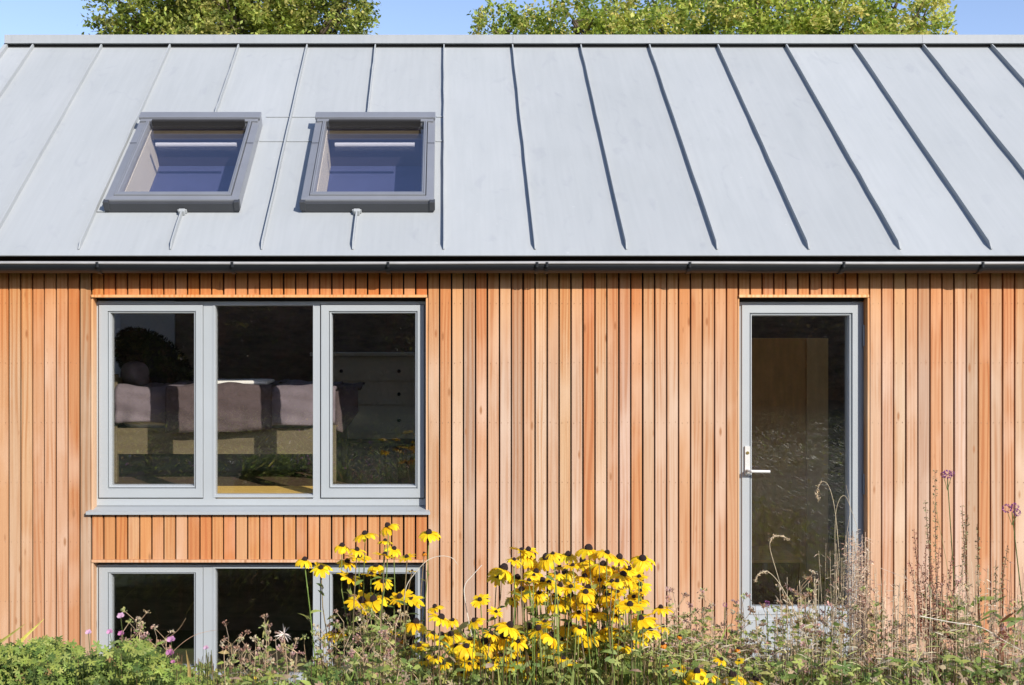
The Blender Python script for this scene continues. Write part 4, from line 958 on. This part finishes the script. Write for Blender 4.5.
# ---- dusty pink marjoram heads on branching stalks
def marjoram(label, pxr, d, tops, seed, n_s0, dens=1.0, tone=(0.42, 0.25, 0.18)):
    n_st = int(n_s0 * .72); random.seed(seed); xs_ = [at(p_, 600, d).x for p_ in pxr]; xc = sum(xs_) / 2; y = d - DW
    t = thing('marjoram_plant', label, 'plant', (xc, y, gz(xc, y)), 'dusty pink marjoram plants')
    st = MB(); hd_ = MB()
    for k in range(n_st):
        px = U(*pxr); dd = d + G(.16); py = tops(px) + abs(G(16)); p = at(px, py, dd)
        b0 = Vector((xc + (p.x - xc) * .7, dd - DW + G(.05), gz(xc, y)))
        m1 = b0.lerp(p, .6) + Vector((G(.015), G(.015), 0)); st.tube([b0, m1, p], .0014, cj((0.42, 0.30, 0.18), .3), 4, .0012)
        nb = random.randint(6, 12)
        for q in range(nb):
            u = 1 - q / nb * U(.5, 1) * .6; q0 = b0.lerp(m1, u / .6) if u < .6 else m1.lerp(p, (u - .6) / .4)
            a = U(0, 6.28); ln = U(.015, .05) * (1 + (1 - u)); q1 = q0 + Vector((math.cos(a) * ln, math.sin(a) * ln, ln * U(.6, 1.4)))
            st.tube([q0, q1], .0011, cj((0.44, 0.32, 0.2), .3), 3)
            c = random.choice([tone, (0.62, 0.38, 0.34), (0.50, 0.33, 0.24), (0.66, 0.56, 0.38), (0.44, 0.48, 0.18), (0.38, 0.44, 0.15), (0.62, 0.52, 0.30)])
            for w in range(int(13 * dens)):
                o_ = rv() * U(.002, .016); o_.z *= .6; hd_.leaf(q1 + o_, rv() + Vector((0, 0, .5)), rv(), U(.007, .014), U(.005, .010), cj(c, .3, .15), 0, 2)
        for q in range(16):
            u = U(.4, .97); q0 = b0.lerp(p, u); a = U(0, 6.28)
            hd_.leaf(q0, (math.cos(a), math.sin(a), .5), LF(), U(.020, .045), U(.010, .020), cj(random.choice(GREENS + LIME + LIME + [(0.38, 0.30, 0.14)]), .25, .15), .6, 3)
    rebase(st.build('stems', M_dry, t)); rebase(hd_.build('seed_heads', M_leaf, t)); return t
marjoram('dusty pink-brown marjoram in front of the left pane of the lower window', (118, 175), 4.15, lambda p: 616 + abs(p - 142) * .75, 71, 14, tone=(0.42, 0.22, 0.20))
marjoram('dusty pink-brown marjoram spreading before the middle pane of the lower window', (218, 300), 4.1, lambda p: 642 + 10 * math.sin(p * .11) - (10 if p < 245 else 0), 72, 30)
marjoram('tall dusty pink marjoram beneath the left daisies', (318, 410), 4.2, lambda p: 608 + 14 * abs(math.sin(p * .06)), 73, 44)
marjoram('brownish marjoram filling the gap under the low daisies', (300, 470), 4.0, lambda p: 650 + 8 * math.sin(p * .1), 74, 36, tone=(0.36, 0.24, 0.14))
marjoram('dried brown marjoram in front of the boards left of the door', (672, 745), 4.3, lambda p: 606 + 12 * math.sin(p * .13), 75, 36, tone=(0.36, 0.22, 0.13))
marjoram('dried red-brown marjoram in front of the foot of the glazed door', (742, 860), 4.2, lambda p: 596 + 12 * math.sin(p * .09 + 2), 76, 52, tone=(0.36, 0.21, 0.12))
marjoram('dried brown marjoram low in front of the boards right of the door', (860, 1030), 4.1, lambda p: 610 + 16 * math.sin(p * .07 + 1), 77, 56, tone=(0.33, 0.20, 0.12))

# ---- undergrowth filling the bed
random.seed(81)
ug = MB()
def ugtop(px): return 653 + 5 * math.sin(px * .045) + 4 * math.sin(px * .13 + 1) - (6 if 440 < px < 680 else 0) + (14 if 212 < px < 310 else 0)
for k in range(17000):
    px = U(-90, 1120); d = random.choice((U(3.5, 4.1), U(4.0, 4.7), U(4.6, 5.4)))
    if px < 215 and d < 4.2: continue
    if 430 < px < 670 and d < 4.15 and R() < .75: continue
    top = CAMZ + (PY - ugtop(px) - 6 * random.random()) * d / F - .02
    x = (px - PX) * d / F; y = d - DW
    z = top - random.random() ** 1.6 * .45 - .03 * R()
    c = cj(random.choice(GREENS + LIME + LIME + [(0.16, 0.24, 0.05)] + ([(0.50, 0.40, 0.24), (0.44, 0.30, 0.2)] if px > 640 or R() < .4 else [])), .25, .12)
    a = U(0, 6.28); kind = R()
    if kind < .45: ug.leaf((x, y, z), (math.cos(a), math.sin(a), U(.3, 1.2)), LF(), U(.025, .055), U(.010, .022), c, U(.3, 1.2), 3)
    elif kind < .75: ug.leaf((x, y, z - .13), (math.cos(a) * .6, math.sin(a) * .5, 1), LF(), U(.10, .17), U(.006, .014), c, U(.1, .9), 4)
    else: lobed(ug, (x, y, z), LF(), U(.012, .024), c)
for k in range(1500):   # bare stalks down to the soil
    px = U(-60, 1100); d = U(3.6, 5.3); x = (px - PX) * d / F; y = d - DW; z = CAMZ + (PY - ugtop(px) + U(-12, 2)) * d / F
    ug.tube([(x + G(.04), y, gz(x, y) - .01), (x + G(.02), y, z * .5), (x, y, z)], .0022, cj(random.choice([(0.12, 0.16, 0.05), (0.3, 0.2, 0.1), (0.2, 0.13, 0.07)]), .25), 3, .0012)
for k in range(900):
    px = U(640, 1120); d = U(3.7, 4.6); top = CAMZ + (PY - ugtop(px) - U(-18, 20)) * d / F; x = (px - PX) * d / F
    ug.leaf((x, d - DW, top), (G(1), G(.4), U(0, 1)), LF(), U(.03, .07), U(.002, .005), cj(random.choice([(0.66, 0.58, 0.40), (0.60, 0.62, 0.24), (0.60, 0.50, 0.36)]), .2), U(.2, 1), 3)
tag(ug.build('undergrowth', M_leaf), 'tangled green undergrowth of leaves and grass along the foot of the bed', 'undergrowth', kind='stuff')
# broad soft leaves below the daisies
lt = MB()
for k in range(900):
    px = random.gauss(580, 65) if k % 3 else U(420, 860); d = U(4.3, 4.8); p = at(px, U(628, 700), d)
    if abs(px - 585) > 160 and p.z > 0.72: continue
    a = U(0, 6.28); lt.leaf(p, (math.cos(a), math.sin(a) - .2, U(.1, .9)), LF(), U(.045, .085), U(.013, .026), cj(random.choice(LIME + [(0.20, 0.28, 0.07)]), .2, .1), U(.4, 1.2), 5)
for k in range(1000):
    px = random.gauss(560, 75); d = U(4.05, 4.35); p = at(px, U(636, 700), d)
    a = U(0, 6.28); lt.leaf(p, (math.cos(a) * .7, math.sin(a) * .5, U(.4, 1.4)), LF(), U(.035, .075), U(.007, .016), cj(random.choice(LIME + LIME + [(0.30, 0.40, 0.10)]), .2, .1), U(.2, 1.0), 4)
tag(lt.build('broad_leaf_cover', M_leaf), 'bright broad green leaves growing thickly under the yellow daisies', 'ground cover', kind='stuff')

# ---- yellow strap leaves at the far left
def straps(label, px0, specs):
    x0 = at(px0, 660, 3.85); t = thing('strap_leaf_plant', label, 'plant', (x0.x, x0.y, gz(x0.x, x0.y))); 
    for (pts, w, c) in specs:
        m = MB(); P_ = [at(a, b_, 3.85 + 0.05 * i) for i, (a, b_) in enumerate(pts)]; vv = []; K = len(P_)
        Q = []
        for k in range(K - 1):
            for s__ in range(4): Q.append(P_[k].lerp(P_[k + 1], s__ / 4))
        Q.append(P_[-1]); K = len(Q)
        for k, q in enumerate(Q):
            dd = (Q[min(k + 1, K - 1)] - Q[max(0, k - 1)]).normalized(); sd = dd.cross(Vector((0, 1, .25))).normalized(); ww = w * (1 - (k / (K - 1)) ** 1.7) + .0006
            vv += [q - sd * ww, q + Vector((0, .25, 0)) * ww, q + sd * ww]
        m.mesh(vv, [(3 * k + j, 3 * k + j + 1, 3 * k + j + 4, 3 * k + j + 3) for k in range(K - 1) for j in range(2)], c); rebase(m.build('leaf', M_leaf, t))
    return t
straps('yellow-green strap leaves reaching in over the boards at the left edge', -20, [([(-40, 680), (-18, 655), (6, 638), (25, 624)], .009, (0.36, 0.34, 0.06)), ([(-15, 690), (12, 650), (26, 636), (44, 619)], .010, (0.62, 0.56, 0.10)), ([(-60, 690), (-50, 650), (-40, 620)], .01, (0.3, 0.35, 0.07))])
straps('pale yellowing curled leaf poking out of the left cranesbill mound', 45, [([(46, 690), (42, 668), (43, 650)], .012, (0.60, 0.58, 0.22)), ([(46, 690), (47, 668), (50, 657)], .007, (0.55, 0.5, 0.2))])
straps('pale upright strap leaves beside the grey box of the lower window', 270, [([(270, 690), (270, 672), (272, 660)], .007, (0.38, 0.48, 0.16)), ([(274, 690), (280, 680), (287, 668)], .006, (0.3, 0.42, 0.12)), ([(268, 690), (267, 680), (264, 672)], .005, (0.3, 0.42, 0.12))])
straps('single yellow-brown leaf tip standing by the mullion of the lower window', 188, [([(190, 690), (189, 668), (186, 650)], .007, (0.60, 0.42, 0.15))])

# ---- verbena on thin stalks
def verbena(px, py, d, label, blobs, bend):
    p = at(px, py, d); t = thing('verbena', label, 'flower', (p.x + bend, p.y, gz(p.x, p.y)), 'purple verbena')
    b0 = Vector((p.x + bend, p.y, gz(p.x, p.y))); s_ = MB(); s_.tube([b0, b0.lerp(p, .5) + Vector((bend * .25, 0, 0)), p - Vector((0, 0, .012))], .0028, (0.16, 0.22, 0.07), 5, .0017)
    for k in range(4):
        q = b0.lerp(p, .45 + .1 * k); s_.leaf(q, (random.choice((-1, 1)), G(.3), .6), (0, 0, 1), .06, .008, cj(GREENS[1]), .4, 4)
    for (bx, by, r_) in blobs: s_.tube([p - Vector((0, 0, .06)), p + Vector((bx * d / F, 0, -by * d / F - .006))], .0013, (0.16, 0.22, 0.07), 4)
    rebase(s_.build('stem', M_leaf, t))
    for (bx, by, r_) in blobs:
        m = MB(); q = p + Vector((bx * d / F, 0, -by * d / F)); rr_ = r_ * .72 * d / F
        for k in range(90):
            v = rv(); v.z = v.z * 1.1 + .2; m.leaf(q + Vector((v.x * rr_ * .8, v.y * rr_ * .8, v.z * rr_ * .7)), v + rv() * .4, rv(), rr_ * .35, rr_ * .3, cj(random.choice([(0.44, 0.11, 0.40), (0.58, 0.22, 0.52), (0.18, 0.04, 0.15)]), .25), 0, 2)
        rebase(m.build('flower_head', M_leaf, t))
verbena(947.5, 475, 4.2, 'single purple verbena head on a tall stalk right of the door', [(0, 0, 6), (4, -1, 4), (-4, 0, 4)], 0.06)
verbena(1012, 509, 4.0, 'cluster of three purple verbena heads at the right edge', [(-5, 0, 6), (3, -2, 5), (5, 4, 5)], 0.10)
verbena(767, 604, 4.1, 'small mauve verbena head low in front of the glazed door', [(0, 0, 4)], 0.02)
verbena(725, 605, 4.3, 'small mauve verbena head in front of the board beside the door', [(0, 0, 3)], -0.02)
verbena(804, 629, 4.1, 'tiny mauve verbena head among dried stalks at the door foot', [(0, 0, 3.2)], 0.01)

# ---- dried things: curled grass, branches, dock spikes, wispy grass
def curl(label, pts, d, r_=.0022, c=(0.55, 0.45, 0.30), head=0, name='dry_stalk', cat='dried stalk', group='dried stalks'):
    r_ *= .68; P_ = [at(a, b_, d) for a, b_ in pts]; m = MB()
    # smooth through Catmull-Rom
    Q = []
    for k in range(len(P_) - 1):
        p0, p1, p2, p3 = P_[max(0, k - 1)], P_[k], P_[k + 1], P_[min(len(P_) - 1, k + 2)]
        for s__ in range(6):
            t_ = s__ / 6; Q.append(0.5 * ((2 * p1) + (p2 - p0) * t_ + (2 * p0 - 5 * p1 + 4 * p2 - p3) * t_ ** 2 + (3 * p1 - p0 - 3 * p2 + p3) * t_ ** 3))
    Q.append(P_[-1]); n_ = len(Q)
    rad = [r_ * (1 - .45 * k / n_) for k in range(n_)]
    if head:
        for k in range(int(n_ * (1 - head)), n_): rad[k] = r_ * 1.9 * (1 - .4 * (k - n_ * (1 - head)) / (n_ * head))
    m.tube(Q, rad, c, 5)
    if head:
        for k in range(int(n_ * (1 - head)), n_):
            for q in range(7): m.leaf(Q[k] + rv() * .003, rv(), rv(), U(.006, .012), .003, cj((0.50, 0.38, 0.24), .25), 0, 2)
    return tag(m.build(name, M_dry), label, cat, group)
random.seed(91)
curl('pale curled grass stalk arching left at mid height before the door glass', [(800, 700), (796, 640), (785, 600), (776, 570), (770, 548), (772, 538), (781, 536), (789, 540)], 4.1, .0022, head=.35)
curl('pale thick curled grass tip bending left low before the door glass', [(815, 690), (806, 640), (793, 608), (779, 583), (768, 572), (759, 574), (755, 581)], 4.0, .0027, head=.35)
curl('pale grass stalk hooking left beside the hinge side of the door', [(845, 700), (842, 600), (838, 540), (834, 505), (828, 485), (821, 482), (817, 492), (819, 500)], 4.2, .0020, head=.3)
curl('thin pale stalk crossing up to the right frame of the door', [(838, 700), (836, 600), (835, 530), (838, 503), (845, 496), (852, 512), (858, 530)], 4.2, .0017)
curl('thin pale stalk forked beside the right frame of the door', [(852, 700), (850, 600), (846, 545), (850, 510), (846, 485)], 4.25, .0015)
curl('white twisted dead stalk before the boards left of the big daisy clump', [(489, 700), (484, 680), (477, 655), (471, 632), (465, 600), (465, 585), (472, 576), (482, 565)], 4.0, .0032, (0.72, 0.66, 0.56))
curl('pale arching dead stem tip beside the corner of the lower window', [(404, 600), (407, 585), (416, 572), (428, 560), (441, 556), (452, 558), (458, 565)], 4.1, .0025, (0.62, 0.56, 0.46))
curl('pale dead stalk leaning in front of the low daisies', [(506, 700), (484, 670), (481, 645), (470, 615)], 4.0, .002, (0.6, 0.5, 0.38))
curl('long white dry stalk lying across the plants at the lower right', [(920, 616), (950, 622), (980, 627), (1003, 640), (1030, 655)], 3.9, .0026, (0.70, 0.64, 0.54))
curl('thin dry stalk slanting in front of the boards right of the door', [(880, 568), (905, 578), (930, 592), (945, 603)], 4.1, .0013, (0.6, 0.5, 0.4))
curl('bent dry stalk standing before the middle pane of the lower window', [(278, 700), (277, 660), (276, 637), (283, 645), (293, 655)], 4.1, .0019, (0.36, 0.30, 0.20))
curl('long pinkish stalk arching right before the lower left pane', [(165, 660), (180, 645), (193, 636), (205, 632), (216, 630)], 4.1, .0016, (0.48, 0.30, 0.20))
curl('thin reddish stalk reaching to the mullion of the lower window', [(150, 650), (165, 640), (178, 630), (186, 618)], 4.15, .0014, (0.42, 0.28, 0.16))
curl('single green stalk standing before the boards below the left verbena', [(965, 700), (955, 620), (946, 560), (938, 520), (935, 500)], 4.2, .0016, (0.22, 0.26, 0.10))
# pale dead seed head
m = MB(); c0 = at(284, 634, 4.1)
for k in range(26):
    v = rv(); v.z *= .6; m.leaf(c0, v, rv(), U(.02, .045), .004, cj((0.62, 0.55, 0.48), .2), U(0, .5), 3)
m.tube([c0, c0 + Vector((0.012, 0, -.12)), Vector((c0.x + .03, c0.y, gz(c0.x, c0.y)))], .002, (0.4, 0.28, 0.18), 5)
tag(m.build('dead_seed_head', M_dry), 'pale spidery dead seed head before the middle pane of the lower window', 'seed head')

def dock(label, px, d, spikes, col_, seed):
    random.seed(seed); base = at(px, 690, d); t = thing('dock_plant', label, 'plant', (base.x, base.y, gz(base.x, base.y)), 'dried dock plants')
    b0 = Vector(t.location)
    for (tx_, ty_, sx_) in spikes:
        m = MB(); top = at(tx_, ty_, d + G(.06)); j = at(sx_, 640, d); P_ = [b0, j, j.lerp(top, .5) + Vector((G(.008), G(.01), 0)), top]
        m.tube(P_, .0026, cj((0.24, 0.12, 0.07), .2), 5, .0010)
        L = (top - j).length
        for k in range(int(L / .0048)):
            u = k / (L / .0048); q = P_[1].lerp(P_[2], u * 2) if u < .5 else P_[2].lerp(P_[3], (u - .5) * 2)
            if math.sin(k * .9 + tx_) < -.25: continue
            for w in range(4):
                v = rv(); m.leaf(q + v * .0045, v + Vector((0, 0, -.3)), rv(), U(.005, .009), U(.004, .007), cj(random.choice(col_), .3), 0, 2)
        rebase(m.build('seed_spike', M_dry, t))
    m = MB()
    for k in range(26):
        a = U(0, 6.28); q = at(px + G(18), U(600, 690), d); m.leaf(q, (math.cos(a), math.sin(a) * .4, .6), LF(), U(.05, .10), U(.008, .025), cj(random.choice(GREENS + [(0.30, 0.12, 0.06)]), .2), U(.3, 1), 4)
    rebase(m.build('leaves', M_leaf, t))
RUST = [(0.34, 0.15, 0.10), (0.44, 0.22, 0.15), (0.24, 0.10, 0.07)]
dock('rust-brown dried dock with many branching seed spikes right of the door', 936, 4.1, [(914, 530, 930), (926, 545, 932), (921, 565, 930), (944, 575, 938), (952, 555, 938), (936, 585, 934), (905, 590, 926), (918, 600, 930), (947, 610, 940), (909, 560, 928), (931, 560, 933), (957, 580, 941), (939, 548, 936), (899, 612, 926), (962, 600, 942)], RUST, 101)
dock('short dark red dried dock near the right edge', 1001, 3.9, [(1001, 620, 1001), (1008, 632, 1003), (994, 636, 999), (1003, 645, 1002)], [(0.20, 0.06, 0.05), (0.28, 0.10, 0.07)], 102)
dock('thin pale brown seed spikes standing against the boards near the right edge', 985, 4.3, [(977, 524, 980), (996, 560, 990), (1008, 545, 1000), (962, 505, 970)], [(0.34, 0.25, 0.15), (0.26, 0.26, 0.12)], 103)
dock('slender green-brown seed spikes beneath the left verbena', 945, 4.35, [(935, 470, 938), (968, 515, 955), (925, 500, 935)], [(0.26, 0.26, 0.12), (0.34, 0.24, 0.15)], 104)
def wisps(label, px0, px1, d, n_, ty, seed, c=(0.55, 0.42, 0.30), w=14):
    random.seed(seed); xc = at((px0 + px1) / 2, 690, d); t = thing('dry_grass_tuft', label, 'grass tuft', (xc.x, xc.y, gz(xc.x, xc.y)), 'tufts of dry grass'); m = MB(); s_ = MB()
    for k in range(n_):
        px = U(px0, px1); top = at(px + G(4), ty + abs(G(22)), d + G(.06)); b0 = Vector((xc.x + (top.x - xc.x) * .5, xc.y + G(.03), gz(xc.x, xc.y))); mid_ = b0.lerp(top, .6) + Vector((G(.01), 0, 0))
        s_.tube([b0, mid_, top], .0012, cj(c, .25), 4, .0008)
        for q in range(w):
            u = U(.72, 1); p_ = b0.lerp(top, u) + Vector((G(.004), G(.004), 0)); m.leaf(p_, (G(.7), G(.5), U(-.2, 1)), rv(), U(.012, .030), U(.002, .0045), cj(random.choice([c, (0.48, 0.28, 0.20), (0.62, 0.50, 0.38)]), .25), U(0, .8), 3)
    rebase(s_.build('stalks', M_dry, t)); rebase(m.build('seed_wisps', M_dry, t))['kind'] = 'stuff'
wisps('fluffy dry willowherb tuft standing over the right frame of the door', 848, 868, 4.15, 34, 530, 111, w=34)
wisps('tall straw-coloured grass tuft before the hinge side of the door glass', 815, 850, 4.2, 16, 540, 116, c=(0.62, 0.50, 0.34), w=10)
wisps('straw-coloured grass tuft against the boards between dock and right verbena', 960, 990, 4.25, 16, 560, 117, c=(0.60, 0.48, 0.32), w=8)
wisps('reddish dry grass tuft at the extreme right edge', 1005, 1040, 4.1, 16, 560, 118, c=(0.50, 0.28, 0.2), w=9)
wisps('sparse dry grass tuft against the boards below the left verbena', 885, 925, 4.2, 14, 600, 112, w=8)
wisps('dry pale grass tuft at the lower right edge', 960, 1035, 4.0, 26, 590, 113, w=8)
wisps('tall straw grass tuft before the middle of the door foot', 780, 835, 4.1, 18, 575, 119, c=(0.66, 0.55, 0.38), w=10)
wisps('straw grass tuft immediately right of the door frame', 868, 900, 4.1, 20, 565, 120, c=(0.66, 0.53, 0.38), w=14)
wisps('pale straw grass tuft among the rust-brown dock spikes', 905, 965, 4.0, 22, 570, 121, c=(0.64, 0.52, 0.36), w=10)
wisps('thin dry grass before the board left of the door', 698, 740, 4.3, 16, 598, 114, w=8)
wisps('dry grass tuft before the left part of the door glass', 755, 800, 4.2, 16, 602, 115, w=9)
